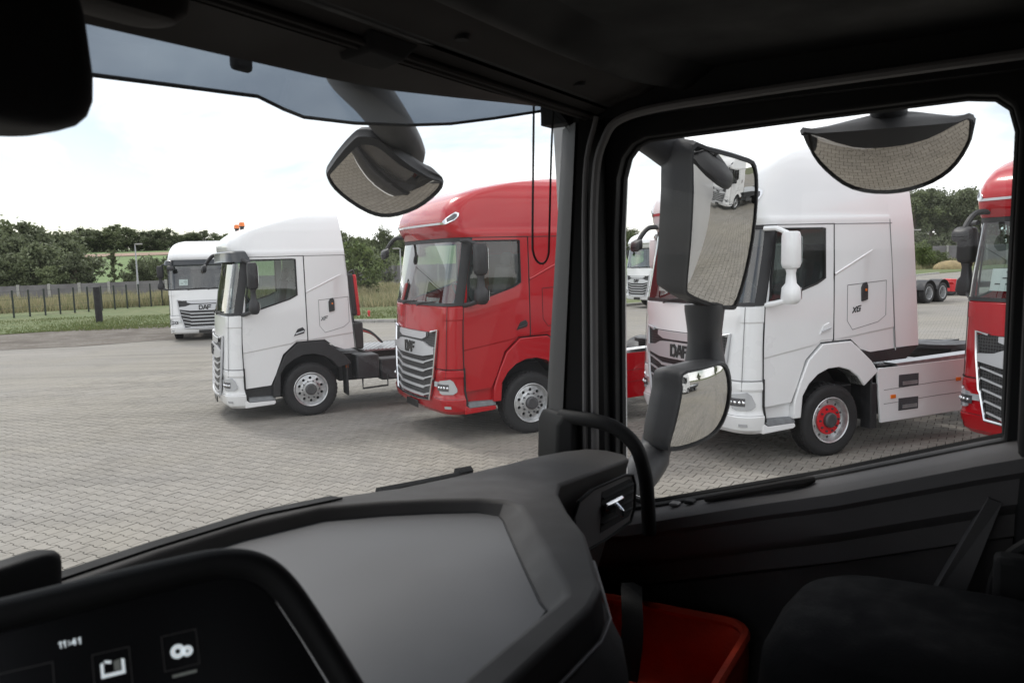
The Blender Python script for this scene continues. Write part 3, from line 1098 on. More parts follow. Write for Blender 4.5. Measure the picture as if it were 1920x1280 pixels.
XF = [(.2, 1.47), (.30, 1.545), (.45, 1.575), (.62, 1.57), (.9, 1.555), (1.4, 1.53), (1.86, 1.50), (2.83, 1.31), (2.88, 1.345), (2.95, 1.385), (3.03, 1.40), (3.11, 1.375), (3.19, 1.30), (3.26, 1.20), (3.31, 1.11), (3.41, .80), (3.50, .46), (3.58, .08), (3.63, -.28), (3.665, -.60), (3.68, -.75)]
HW = [(.2, 1.16), (.30, 1.23), (.45, 1.25), (2.2, 1.25), (2.84, 1.238), (2.93, 1.238), (2.955, 1.222), (3.1, 1.192), (3.3, 1.148), (3.43, 1.102), (3.53, 1.045), (3.60, .96), (3.65, .84), (3.68, .66)]
BOW = 0.11
# taller, fuller roof of the big cabs
XF_TALL = [q for q in XF if q[0] < 3.0] + [(3.03, 1.41), (3.11, 1.41), (3.19, 1.385), (3.26, 1.35), (3.31, 1.315), (3.41, 1.21), (3.50, 1.04), (3.58, .78), (3.66, .40), (3.72, -.06), (3.755, -.50), (3.77, -.80)]
HW_TALL = [q for q in HW if q[0] < 3.0] + [(3.1, 1.203), (3.3, 1.172), (3.43, 1.145), (3.53, 1.105), (3.61, 1.05), (3.68, .97), (3.74, .84), (3.77, .68)]
XF_LOW, HW_LOW = XF, HW
NOSE = 0.065
def _nose(tab):
    return [(z, x - NOSE * interp([(2.9, 1.0), (3.4, 0.4), (3.6, 0.0)], z)) for z, x in tab]
XF_LOW, XF_TALL = _nose(XF_LOW), _nose(XF_TALL)
XF = XF_LOW
def make_truck(name, label, cat, loc, a_deg, paint='white', lift=0.17, xr=-1.05, arch=None, mirror='black', rim='alloy', skirts=True,
               fairing=True, visor=False, beacons=False, badge=None, corner_lamps=True, group=None, chassis_len=4.6, axles=(-3.75,), backpack=False, flatbed=False, band='silver', detail=True, roof_k=1.0):
    a = radians(a_deg)
    T = empty(name, (loc[0], loc[1], 0), pi + a)
    tag(T, label, cat, group)
    PM = M[paint]
    SM = M['seam_soft'] if paint == 'white' else M['seam']
    AM = M[arch or paint]
    MM = M[mirror]
    L = lift
    XF, HW = (XF_TALL, HW_TALL) if fairing else (XF_LOW, HW_LOW)
    def rear(z):
        return xr + .075 * (z - 1.2)
    def par(z):
        h, X = interp(HW, z), interp(XF, z)
        rr = rear(z)
        X = max(X, rr + .12)
        ry = min(.25 + max(0, z - 2.9) * .14, h * .6)
        rx = min(.255, (X - rr) * .45)
        yc = h - ry
        xs = X - BOW * (yc / 1.25) ** 2
        return h, X, rr, ry, rx, yc, xs
    def ZR(z):
        return z if z < 2.95 else 2.95 + (z - 2.95) * roof_k
    def P(col, z, s=1, off=0.0):
        h, X, rr, ry, rx, yc, xs = par(z)
        k, t = col
        if k == 'f':
            y = yc * t
            return (X - BOW * (y / 1.25) ** 2 + off, s * y, ZR(z) + L)
        if k == 'c':
            th = radians(t)
            return (xs - rx + (rx + off) * cos(th), s * (yc + (ry + off) * sin(th)), ZR(z) + L)
        if k == 's':
            return (min(t, xs - rx), s * (h + off), ZR(z) + L)
        if k == 'u':
            return (lerp(xs - rx, rr, t), s * (h + off), ZR(z) + L)
        if k == 'r':
            return (rr - off, s * h * t, ZR(z) + L)
    def S(y, z, off=0.0):
        """point on the curved front at lateral y"""
        return (interp(XF, z) - BOW * (y / 1.25) ** 2 + off, y, z + L)
    def full(cols):
        return [(c, -1) for c in cols[::-1]] + [(c, 1) for c in cols if c != ('f', 0)]
    FC = [('f', 0), ('f', .25), ('f', .5), ('f', .75), ('f', 1)]
    CC = [('c', 15), ('c', 30), ('c', 45), ('c', 60), ('c', 75), ('c', 90)]
    # --- roof
    ring = FC + CC + [('u', .12), ('u', .3), ('u', .5), ('u', .7), ('u', .88), ('u', 1), ('r', .93), ('r', .6), ('r', .3)]
    zs = [2.845, 2.86, 2.885, 2.92, 2.95, 2.96, 3.0, 3.04, 3.08, 3.12, 3.16, 3.2, 3.24, 3.28, 3.32, 3.37, 3.41, 3.45, 3.49, 3.52, 3.55, 3.58, 3.61, 3.63, 3.65, 3.665, 3.68] + ([3.70, 3.72, 3.74, 3.755, 3.77] if fairing else [])
    m = MB()
    fr_ = full(ring)
    rings = [[P(c, z, s) for c, s in fr_] for z in zs]
    m.grid(rings, True)
    b0 = len(m.v) - len(fr_)
    m.f.append(tuple(b0 + i for i in range(len(fr_))))
    roof = m.build('roof', PM, T, sharp=32)
    # --- lower front body
    m = MB()
    zs = [.93, .96, 1.1, 1.3, 1.5, 1.64, 1.66, 1.76, 1.835, 1.86]
    cols = full(FC + CC + [('s', 1.135)])
    m.grid([[P(c, z, s, -.012 if z <= 1.64 and c[0] in 'cs' else (-.02 if z == 1.86 else 0)) for c, s in cols] for z in zs])
    body = m.build('front_panel', PM, T, sharp=28)
    # --- scuttle shelf under the windscreen
    m = MB()
    cs = full(FC + CC[:5])
    m.grid([[P(c, 1.862, s, -.018) for c, s in cs], [P(c, 1.85, s, -.16) for c, s in cs]])
    m.build('cowl', M['black'], T)
    # --- windscreen and pillars
    m = MB()
    wc = full(FC + CC[:4])
    m.grid([[P(c, z, s, -.004) for c, s in wc] for z in (1.87, 2.1, 2.35, 2.6, 2.835)])
    m.build('windscreen', M['wind'], T, sharp=60)
    m = MB()
    m.grid([[P(c, z, s, .002) for c, s in full(FC + CC[:4])] for z in (2.79, 2.85)])
    m.grid([[P(c, z, s, .002) for c, s in full(FC + CC[:4])] for z in (1.855, 1.90)])
    m.build('windscreen_trim', M['black'], T)
    for s in (1, -1):
        m = MB()
        m.grid([[P(c, z, s) for c in (('c', 58), ('c', 70), ('c', 82), ('s', 1.135))] for z in (1.86, 2.2, 2.5, 2.85)])
        m.build('pillar', M['black'], T, sharp=50)
    # --- side: door with window, sleeper wall
    def belt(x):
        return interp([(.17, 2.165), (.30, 2.10), (1.045, 1.875)], x)
    def z0(x):
        return interp([(-1.2, 1.20), (-.62, 1.16), (-.45, 1.22), (-.28, 1.355), (.22, 1.345), (.46, 1.14), (.60, .80), (.69, .615), (1.14, .585)], x)
    def crease(x):
        return interp([(-1.5, 1.52), (.02, 1.36), (1.14, 1.20)], x)
    doors = []
    dx = [1.125, 1.045, .95, .82, .69, .60, .53, .46, .38, .30, .22, .17, .03]
    for s in (1, -1):
        m = MB()
        rows = []
        for r in range(11):
            row = []
            for x in dx:
                lo, b = z0(x), belt(max(.17, min(1.045, x)))
                cz = min(max(crease(x), lo + .02), b - .1)
                tab = [(lo, -.016), (lerp(lo, cz, .5), -.013), (cz - .012, -.013), (cz + .012, 0), (lerp(cz, b, .5), .004), (b - .05, 0), (b, -.004), (lerp(b, 2.795, .33), 0), (lerp(b, 2.795, .67), 0), (2.795, 0), (2.842, 0)]
                z, off = tab[r]
                row.append(P(('s', x), z, s, off))
            rows.append(row)
        n = len(dx)
        vs = [p for r in rows for p in r]
        fs = []
        for j in range(10):
            for i in range(n - 1):
                if 6 <= j < 9 and 1 <= i < n - 2:
                    continue
                fs.append((j * n + i, j * n + i + 1, (j + 1) * n + i + 1, (j + 1) * n + i))
        m.add(vs, fs)
        door = m.build('door', PM, T, sharp=22)
        doors.append(door)
        g_ = MB()
        xs_ = [1.05, .95, .82, .69, .55, .40, .30, .22, .165]
        g_.grid([[P(('s', x), lerp(belt(x) - .01, 2.80, q / 4), s, -.018) for x in xs_] for q in range(5)])
        g_.build('window', M['win'], door, sharp=60)
        f_ = MB()
        lo = [P(('s', x), belt(x), s, -.002) for x in xs_]
        hi = [P(('s', x), 2.795, s, -.002) for x in xs_]
        f_.tube(lo + hi[::-1] + [lo[0]], .013, 5, False)
        f_.build('window_seal', M['seam'], door)
        # door gap
        f_ = MB()
        f_.tube([P(('s', 1.135), z, s, .0) for z in (.60, .9, 1.3, 1.86, 2.845)] + [P(('s', .02), 2.848, s, .0)] + [P(('s', .02), z, s, .0) for z in (2.5, 2.2, 2.05, 1.7, 1.36)], .0075, 5, False)
        f_.build('door_gap', M['seam'], T)
        f_ = MB()
        f_.tube([P(('c', 34), z, s, .0005) for z in (1.845, 1.7, 1.5, 1.3, 1.1, .95, .80)], .0045, 5, False)
        f_.tube([P(c, .927, s, .0) for c in [('f', .86), ('f', 1)] + CC + [('s', 1.14)]], .0065, 5, False)
        f_.tube([P(c, .487, s, .0) for c in [('f', .80), ('f', 1)] + CC + [('s', 1.12)]], .0045, 5, False)
        f_.tube([P(c, 2.846, s, .001) for c in [('f', 0), ('f', .25), ('f', .5), ('f', .75), ('f', 1)] + CC + [('s', 1.0), ('s', .5), ('s', 0), ('s', xr + .1)]], .006, 5, False)
        f_.build('panel_gap', SM, T)
        # handle
        h_ = MB()
        hz, hx_ = 1.50, .13
        h_.hexa([P(('s', x), z, s, .001) for x, z in ((hx_ + .13, hz - .05), (hx_ - .05, hz - .01), (hx_ - .07, hz + .05), (hx_ - .03, hz + .10), (hx_ + .06, hz + .07))],
                [P(('s', x), z, s, .014) for x, z in ((hx_ + .12, hz - .042), (hx_ - .045, hz - .005), (hx_ - .06, hz + .045), (hx_ - .03, hz + .09), (hx_ + .06, hz + .062))])
        h_.build('door_handle', M['black'] if paint != 'white' or arch == 'black' else M['white'], door, sharp=20)
        g_ = MB()
        g_.tube([P(('s', hx_ + .10), hz - .012, s, .022), P(('s', hx_ - .045), hz + .03, s, .024)], .012, 6)
        g_.build('handle_bar', M['silver'] if paint == 'white' else M['black'], door)
        # sleeper wall
        sx = [.012, -.1, -.2, -.28, -.36, -.45, -.54, -.62, -.75, xr + .08, xr + .02]
        sx = sorted({round(q, 3) for q in sx if q >= xr + .019}, reverse=True)
        def diag(x):
            return interp([(-2, 2.52), (-.62, 2.50), (-.55, 2.47), (.012, 2.21)], x)
        rows = []
        for r in range(9):
            row = []
            for x in sx:
                lo, cz, dg = z0(x), crease(x), diag(x)
                on = 1 if x > -.60 else 0
                tab = [(lo, -.016), (cz - .012, -.013), (cz + .012, 0), (lerp(cz, dg, .5), 0), (dg - .03, 0), (dg, .012 * on), (dg + .012, 0), (lerp(dg, 2.84, .5), 0), (2.842, 0)]
                z, off = tab[r]
                q = P(('s', x), z, s, off)
                row.append((max(q[0], rear(z)) if x > xr + .03 else rear(z) + .02, q[1], q[2]))
            rows.append(row)
        m = MB()
        m.grid(rows)
        m.build('sleeper_wall', PM, T, sharp=22)
        # storage hatch
        hx0, hx1 = -.20, max(-.86, xr + .10)
        hp_ = [(hx0, 2.06), (hx0, 1.60), (hx0 - .09, 1.48), (lerp(hx0, hx1, .8), 1.56), (hx1, 1.64), (hx1, 2.10)]
        m = MB()
        m.tube([P(('s', x), z, s, .001) for x, z in hp_ + hp_[:1]], .0045, 4, False)
        m.build('hatch_gap', SM, T)
        m = MB()
        lx = lerp(hx0, hx1, .42)
        m.prism([(lx - .055, 1.86), (lx + .045, 1.84), (lx + .05, 2.02), (lx + .02, 2.08), (lx - .035, 2.09), (lx - .055, 2.04)], s * 1.247, s * 1.272)
        m.v = [(x, y, z + L) for x, y, z in m.v]
        m.build('hatch_lock', M['black'], T, bevel=.006)
        m = MB()
        m.box((lx - .015, s * 1.274, 1.99 + L), (.024, .012, .032))
        m.build('side_marker', M['amber'], T)
        if badge and s == 1:
            m = MB()
            stroke_text(m, badge, Vector((lx + .19, 1.252, 1.70 + L)), Vector((-.97, 0, .17)), Vector((-.25, 0, .97)), Vector((0, 1, 0)), .066 if badge == 'XG' else .055, .014, .005)
            m.build('badge', M['ink'] if badge == 'XG' else M['step'], T, sharp=20)
    # rear wall
    m = MB()
    m.grid([[(rear(z), y * interp(HW, z) / 1.25, z + L) for y in (-1.25, -1.1, 0, 1.1, 1.25)] for z in (1.16, 1.8, 2.4, 2.845)])
    m.build('rear_wall', PM, T)
    # --- cabin inside
    m = MB()
    m.box(((1.2 + xr) / 2, 0, 1.30 + L), (1.2 - xr - .1, 2.36, .06))
    m.build('cabin_floor', M['cabin'], T)
    m = MB()
    m.box((xr + .62, 0, 1.95 + L), (.05, 2.3, 1.3))
    m.build('sleeper_curtain', M['curtain'], T)
    m = MB()
    m.prism([(1.20, 1.3 + L), (1.22, 1.80 + L), (1.08, 1.87 + L), (.96, 1.82 + L), (.93, 1.3 + L)], -1.02, 1.02)
    m.build('dashboard', M['cabin'], T, bevel=.03)
    for yy in (.58, -.62):
        st = MB()
        st.box((.42, yy, 1.68 + L), (.50, .50, .16))
        st.box((.42, yy, 1.45 + L), (.34, .34, .30))
        so = st.build('seat', M['curtain'], T, bevel=.05, seg=3)
        sb = MB()
        sb.box((.16, yy, 2.06 + L), (.14, .48, .72), Matrix.Rotation(radians(-10), 3, 'Y'))
        sb.box((.07, yy, 2.52 + L), (.10, .28, .22), Matrix.Rotation(radians(-10), 3, 'Y'))
        sb.build('seat_back', M['curtain'], so, bevel=.05, seg=3)
    m = MB()
    pth = []
    for k in range(25):
        t = 2 * pi * k / 24
        pth.append((.84 + .12 * sin(t), .58 + .22 * cos(t), 1.98 + L + .19 * sin(t)))
    m.tube(pth, .016, 6, False)
    m.tube([(.86, .58, 1.98 + L), (1.0, .58, 1.84 + L)], .04, 8)
    m.build('steering_wheel', M['black'], T)
    # --- grille
    gw = lambda z: interp([(.44, .73), (.80, .845), (1.5, .945)], z)
    def strip(mb, ys_, lo, hi, off, th):
        r0, r1, r2, r3 = [], [], [], []
        for y in ys_:
            r0.append(S(y, lo(y), off))
            r1.append(S(y, lo(y), off + th))
            r2.append(S(y, hi(y), off + th))
            r3.append(S(y, hi(y), off))
        mb.grid([r0, r1, r2, r3, r0])
    lin = lambda y0, y1, n: [lerp(y0, y1, i / n) for i in range(n + 1)]
    m = MB()
    m.grid([[S(y * gw(z), z, .006) for y in lin(-1, 1, 12)] for z in (.46, .6, .8, 1.0, 1.2, 1.35, 1.46)])
    grille = m.build('grille', M['mesh'], T, sharp=60)
    m = MB()
    strip(m, lin(-.62, .62, 8), lambda y: 1.345 + .045 * max(0, abs(y) - .5) / .12, lambda y: 1.452, .008, .03)
    m.build('grille_trim', M['silver'], grille, sharp=30)
    m = MB()
    lo = lambda y: 1.085 + .05 * max(0, abs(y) - .5) / .34
    hi = lambda y: interp([(0, 1.315), (.5, 1.315), (.64, 1.255), (.86, 1.235)], abs(y))
    strip(m, [-.895, -.78, -.67, -.53, -.25, 0, .25, .53, .67, .78, .895], lo, hi, .008, .042)
    m.build('badge_band', M[band], grille, sharp=30)
    for zc in (.985, .86, .735, .61, .485):
        m = MB()
        wz = gw(zc) - .012
        ys_ = [-wz, -.56, -.50, -.25, 0, .25, .50, .56, wz]
        up_ = lambda y: .055 * max(0, abs(y) - .50) / .25
        strip(m, ys_, lambda y: zc - .018 + up_(y) + (.014 if abs(y) > .55 else 0), lambda y: zc + .018 + up_(y), .008, .018)
        m.build('grille_slat', M['bright'] if paint == 'red' else M[band], grille, sharp=30)
    m = MB()
    fr2 = [S(-.76, 1.462, .03), S(-.95, 1.50, .02), S(-.915, 1.2, .03), S(-.85, .80, .03), S(-.825, .765, .03), S(-.74, .455, .03), S(-.35, .43, .035), S(0, .43, .035)]
    fr2 = fr2 + [(x, -y, z) for x, y, z in fr2[::-1][1:]]
    m.tube(fr2, .022, 6)
    m.build('grille_frame', M['chrome'] if paint == 'red' else M[band], grille, sharp=40)
    m = MB()
    c0 = S(0, 1.2, .050)
    stroke_text(m, 'DAF', Vector((c0[0] - .004, -.20, 1.135 + L)), Vector((0, 1, 0)), Vector((-.02, 0, 1)), Vector((1, 0, 0)), .135, .035, .018)
    m.build('emblem', M['ink'], grille, sharp=20)
    # --- bumper
    m = MB()
    cols = full(FC + CC + [('s', 1.12)])
    prof_ = [(.235, -.05), (.25, -.012), (.30, .0), (.40, .012), (.47, .012), (.50, -.004), (.56, -.012), (.78, -.012), (.82, .006), (.90, .004), (.922, -.012)]
    m.grid([[P(c, z, s, o_ * (1 if c[0] != 'f' else .6)) for c, s in cols] for z, o_ in prof_])
    bump = m.build('bumper', PM, T, sharp=24)
    m = MB()
    m.box((1.585 - NOSE, 0, .31 + L), (.02, .52, .115))
    m.build('number_plate', M['plate'], bump, bevel=.01)
    for s in (1, -1):
        m = MB()
        hc = [('f', .855), ('f', .92), ('f', .999)] + [('c', t) for t in (6, 20, 35, 50, 62, 74)]
        zt = lambda t: interp([(.855, .735), (6, .755), (50, .785), (62, .75), (74, .645)], t)
        zb = lambda t: interp([(.855, .66), (6, .575), (20, .56), (62, .565), (74, .60)], t)
        m.grid([[P(c, zb(c[1]), s, -.012) for c in hc], [P(c, zb(c[1]), s, .010) for c in hc], [P(c, zt(c[1]), s, .010) for c in hc], [P(c, zt(c[1]), s, -.012) for c in hc]])
        hl = m.build('headlight', M['lens'], T, sharp=25)
        m = MB()
        hc = [('f', .96)] + [('c', t) for t in (10, 24, 36, 46)]
        m.grid([[P(c, z, s, .0125) for c in hc] for z in (.61, .71)])
        m.build('lamp_insert', M['lamp_dark'], hl)
        m = MB()
        for t in (4, 18, 31, 42):
            q = P(('c', t), .657, s, .014)
            m.ball(q, (.022, .022, .022), 8, 6)
        m.build('lamp_bulb', M['chrome'], hl)
        m = MB()
        hc = [('c', t) for t in (28, 40, 52)]
        m.grid([[P(c, z, s, .016) for c in hc] for z in (.345, .385)])
        m.build('fog_lamp', M['lens'], bump)
        # bumper flank, step well and step plate
        m = MB()
        m.prism([(1.14, .25 + L), (1.14, .40 + L), (1.06, .34 + L), (.64, .345 + L), (.62, .30 + L), (.66, .275 + L)], s * 1.10, s * 1.25)
        m.build('bumper_flank', PM, bump, bevel=.012)
        m = MB()
        m.prism([(1.08, .35 + L), (1.15, .60 + L), (.64, .62 + L), (.62, .35 + L)], s * .95, s * 1.17)
        m.build('step_well', M['black'] if arch == 'black' else PM, T)
        m = MB()
        m.hexa([(1.09, s * 1.10, .343 + L), (.63, s * 1.10, .348 + L), (.63, s * 1.252, .348 + L), (1.06, s * 1.252, .343 + L)],
               [(1.12, s * 1.14, .44 + L), (.63, s * 1.14, .42 + L), (.63, s * 1.215, .415 + L), (1.10, s * 1.215, .42 + L)])
        m.build('step', M['step'], T, bevel=.008)
        # dark gap between bumper and door
        m = MB()
        m.tube([P(('s', 1.13), z, s, .0) for z in (.945, .80, .60)] + [P(('s', 1.09), .40, s, 0)], .016, 5, False)
        m.build('gap', M['seam'], T)
        # wheel arch
        m = MB()
        outer = [(.67, .40 + L), (.655, .62 + L), (.565, .85 + L), (.43, 1.13 + L), (.20, 1.325 + L), (-.27, 1.335 + L), (-.44, 1.20 + L), (-.62, 1.05 + L), (-.74, .90 + L)]
        inner = [(.545, .40 + L)]
        for k in range(1, 9):
            t = radians(lerp(8, 150, k / 8))
            inner.append((.575 * cos(t) - .0, TR + .07 + L * .35 + .575 * sin(t)))
        m.ring(outer, inner, s * 1.02, s * 1.262, closed=False)
        m.build('wheel_arch', AM, T, sharp=28, bevel=.014)
        m = MB()
        m.grid([[(x, s * y, z) for x, z in inner] for y in (.72, 1.24)])
        m.build('arch_liner', M['seam'], T)
        # mud flap behind the wheel
        m = MB()
        m.box((-.66, s * 1.05, .62 + L * .5), (.03, .36, .62))
        m.build('mud_flap', M['rubber'], T, bevel=.01)
        # wiper
        m = MB()
        y0_, y1_ = ((.15, .75) if s == 1 else (-.55, .05))
        m.tube([S(lerp(y0_, y1_, q), 1.885 + .03 * q, .02) for q in (0, .25, .5, .75, 1)], .012, 5)
        m.tube([S(y0_ - .02, 1.84, .0), S(lerp(y0_, y1_, .25), 1.885, .03), S(lerp(y0_, y1_, .5), 1.90, .03)], .010, 5)
        m.build('wiper', M['black'], T)
        # mirrors
        mr = MB()
        bx, by = .93, 1.50
        mr.loft([[(bx + px_ * sc, s * (by + py_ * sc), z + L) for px_, py_ in rounded(.17, .24, .06, 4)] for z, sc in ((2.30, .55), (2.32, .85), (2.37, 1), (2.70, .95), (2.745, .85), (2.755, .6))])
        mr.loft([[(bx + .0 + px_ * sc, s * (by + py_ * sc), z + L) for px_, py_ in rounded(.17, .25, .06, 4)] for z, sc in ((1.88, .5), (1.90, .8), (1.95, 1), (2.08, .9), (2.13, .55), (2.25, .45), (2.33, .6))])
        mo = mr.build('mirror', MM, T, sharp=40)
        am_ = MB()
        am_.tube([(1.10, s * 1.22, 1.86 + L), (1.03, s * 1.36, 1.89 + L), (.95, s * 1.47, 1.93 + L)], .035, 8)
        am_.tube([(1.10, s * 1.22, 2.80 + L), (1.04, s * 1.36, 2.80 + L), (.94, s * 1.47, 2.73 + L)], .03, 8)
        am_.build('mirror_arm', M['black'] if mirror == 'black' else MM, mo)
        for z0_, z1_ in ((2.38, 2.69), (1.94, 2.08)):
            MB().box((bx - .088, s * by, (z0_ + z1_) / 2 + L), (.006, .18, z1_ - z0_)).build('mirror_glass', M['chrome'], mo, sharp=0)
        # front wheel
        w = copy_tree(WHEELS[rim], T)
        w.location = (0, s * 1.06, TR)
        if s == -1:
            w.rotation_euler = (0, 0, pi)
        # side lamp strip on the roof corner
        if corner_lamps:
            m = MB()
            q = [('c', 18), ('c', 32), ('c', 48), ('c', 62), ('c', 74)]
            zt2 = lambda t: interp([(18, 3.09), (48, 3.18), (62, 3.22), (74, 3.20)], t)
            zb2 = lambda t: interp([(18, 3.07), (32, 3.05), (62, 3.10), (74, 3.16)], t)
            m.grid([[P(c, lerp(zb2(c[1]), zt2(c[1]), j), s, o_) for c in q] for j, o_ in ((0, -.01), (0, .014), (1, .014), (1, -.01))])
            lo_ = m.build('roof_lamp', M['chrome'], T, sharp=25)
            m = MB()
            q = [('c', 36), ('c', 48), ('c', 60), ('c', 68)]
            m.grid([[P(c, lerp(zb2(c[1]) + .02, zt2(c[1]) - .02, j), s, .017) for c in q] for j in (0, 1)])
            m.build('lamp_lens', M['lamp_dark'], lo_)
    if corner_lamps:
        m = MB()
        m.grid([[P(c, z, s, o_) for c, s in full(FC + CC[:2])] for z, o_ in ((3.045, -.01), (3.045, .012), (3.075, .012), (3.075, -.01))])
        m.build('roof_band', M['chrome'], T, sharp=25)
    # front corner mirror on the passenger side (truck's right)
    m = MB()
    m.tube(smooth_path([(1.22, -.98, 2.92 + L), (1.34, -1.05, 2.91 + L), (1.43, -1.08, 2.82 + L), (1.50, -1.09, 2.71 + L)], 4), .035, 8)
    m.loft([[(1.52 + .10 * k_, -1.10 + y_, 2.66 + L + z_ - .05 * k_) for y_, z_ in rounded(.24 * w_, .15 * w_, .05, 3)] for k_, w_ in ((-.5, .6), (-.3, 1), (.3, 1), (.6, .6))])
    m.build('corner_mirror', M['black'], T, sharp=40)
    if visor:
        m = MB()
        cs = full(FC + CC)
        m.grid([[P(c, z, s, o_) for c, s in cs] for z, o_ in ((2.955, .02), (2.93, .07), (2.79, .13), (2.77, .135), (2.77, .12), (2.90, .06), (2.93, .01))])
        m.build('sun_visor', M['visor_dark'], T, sharp=40)
    if beacons:
        for yy in (.42, -.45):
            x_, z_ = .93, 3.325 + L
            m = MB()
            m.lathe([(.0, -.06), (.035, -.06), (.035, .03), (.05, .04), (.05, .05), (.0, .05)], 16, c=(x_, yy, z_ + .03), axis='z')
            b_ = m.build('beacon_base', M['black'], T)
            m = MB()
            m.lathe([(.052, .05), (.05, .10), (.04, .12), (0, .125)], 16, c=(x_, yy, z_ + .03), axis='z')
            m.build('beacon_lens', M['amber'], b_)
    # --- fairings behind the cab
    if fairing:
        for s in (1, -1):
            m = MB()
            x1 = lambda z: rear(z) - .42
            m.grid([[(x_, s * y_, ZR(z) + L) for x_, y_ in ((rear(z) + .005, interp(HW, z) - .004), (rear(z) - .2, interp(HW, z) - .006), (x1(z), interp(HW, z) - .012), (x1(z), interp(HW, z) - .045), (rear(z) - .2, interp(HW, z) - .05))] for z in (1.20, 1.5, 1.9, 2.4, 2.8, 2.95, 2.97, 3.2, 3.4, 3.5)])
            m.build('side_fairing', PM, T, sharp=25)
            m = MB()
            m.tube([(rear(z) + .006, s * (interp(HW, z) - .001), z + L) for z in (1.2, 1.8, 2.4, 2.9)], .006, 5, False)
            m.build('fairing_gap', SM, T)
            m = MB()
            m.prism([(-.44, 1.20 + L), (-.62, 1.02 + L), (xr - .20, 1.03 + L), (rear(1.2) - .42, 1.19 + L), (rear(1.2) - .42, 1.205 + L), (-.62, 1.165 + L)], s * 1.17, s * 1.235)
            m.build('lower_fairing', M['black'], T)
        m = MB()
        m.loft([[(x_, y_, ZR(z_) + L) for y_, z_ in ((-.92, 3.30), (-.86, zt_ - .06), (-.74, zt_ - .015), (-.4, zt_), (0, zt_ + .005), (.4, zt_), (.74, zt_ - .015), (.86, zt_ - .06), (.92, 3.30))] for x_, zt_ in ((.10, 3.62), (-.10, 3.70), (-.5, 3.765), (xr - .05, 3.79), (xr - .40, 3.79), (xr - .42, 3.76))])
        m.build('roof_deflector', PM, T, sharp=30)
    # --- chassis
    end = -chassis_len - .35
    for s in (1, -1):
        m = MB()
        m.box(((1.1 + end) / 2, s * .40, .86), (1.1 - end, .08, .27))
        m.build('chassis_rail', M['chassis'], T, bevel=.01)
    m = MB()
    for x_ in [q for q in (.8, -.9, -1.9, -2.8) if q > end] + [end + .05]:
        m.box((x_, 0, .86), (.10, .78, .18))
    m.box((0, 0, .50), (.14, 1.8, .14))
    m.build('cross_member', M['chassis'], T)
    m = MB()
    m.box((.55, 0, .85 + L * .5), (1.0, .76, .8))
    m.box((-.5, 0, .78), (1.2, .7, .5))
    m.build('engine', M['chassis'], T, bevel=.06)
    m = MB()
    m.box((.40, 0, .44 + L * .4), (1.7, 1.70, .16))
    m.box((-1.6, 0, .62), (1.9, .9, .30))
    m.build('shadow_block', M['chassis'], T, bevel=.03)  # boxes added to block light and deepen the shadow under the truck
    for ax in axles:
        m = MB()
        m.lathe([(.08, -.85), (.08, .85)], 10, c=(ax, 0, TR))
        m.ball((ax, 0, TR + .02), (.24, .24, .26), 12, 8)
        m.build('rear_axle', M['chassis'], T)
        for s in (1, -1):
            for yy in (1.06, .72):
                if not detail and yy == .72:
                    continue
                w = copy_tree(WHEELS['rear' if yy > 1 else 'dark'], T)
                w.location = (ax, s * yy, TR)
                if s == -1:
                    w.rotation_euler = (0, 0, pi)
            m = MB()
            arc = [(ax + .60 * cos(radians(t)), TR + .05 + .58 * sin(radians(t))) for t in range(12, 170, 13)]
            arc2 = [(ax + .575 * cos(radians(t)), TR + .05 + .555 * sin(radians(t))) for t in range(12, 170, 13)]
            m.ring(arc, arc2, s * .62, s * 1.25, closed=False)
            m.build('mudguard', M['chassis'], T, sharp=40)
    # deck plate and fifth wheel
    if flatbed:
        m = MB()
        m.box((-3.9, 0, 1.15), (5.6, 2.45, .14))
        m.build('flatbed_deck', M['steel'], T, bevel=.02)
        for s in (1, -1):
            m = MB()
            m.box((-3.9, s * 1.22, 1.0), (5.6, .06, .36))
            m.build('flatbed_side', M['chassis'], T)
        m = MB()
        m.prism([(-6.7, 1.08), (-6.7, 1.2), (-7.4, 1.42), (-7.5, 1.36)], -1.2, 1.2)
        m.build('flatbed_ramp', M['chassis'], T)
    else:
        dk = MB()
        x0d, x1d = xr - .30, xr - 1.25
        dk.box(((x0d + x1d) / 2, 0, 1.035), (x0d - x1d, 1.3, .03))
        for k in range(12):
            dk.box((lerp(x0d, x1d, (k + .5) / 12), 0, 1.055), (.03, 1.28, .014))
        dk.build('deck_plate', M['steel'], T)
        m = MB()
        fw_ = [(-3.25 + .42 * cos(radians(t)), .45 * sin(radians(t))) for t in range(-150, 151, 25)] + [(-3.9, .12), (-3.55, 0), (-3.9, -.12)]
        m.prism(fw_, 1.13, 1.19, 'z')
        m.box((-3.3, 0, 1.06), (.4, .8, .14))
        m.build('fifth_wheel', M['chassis'], T)
        m = MB()
        m.tube(smooth_path([(xr + .02, .3, 1.9 + L), (xr - .25, .3, 1.5), (xr - .55, .2, 1.35), (xr - .8, .1, 1.12)], 5), .022, 6)
        m.build('air_line', M['black'], T)
        m = MB()
        m.tube(smooth_path([(xr + .02, .15, 1.9 + L), (xr - .3, .12, 1.45), (xr - .6, .1, 1.3), (xr - .8, 0, 1.12)], 5), .022, 6)
        m.build('air_hose', M['cable'], T)
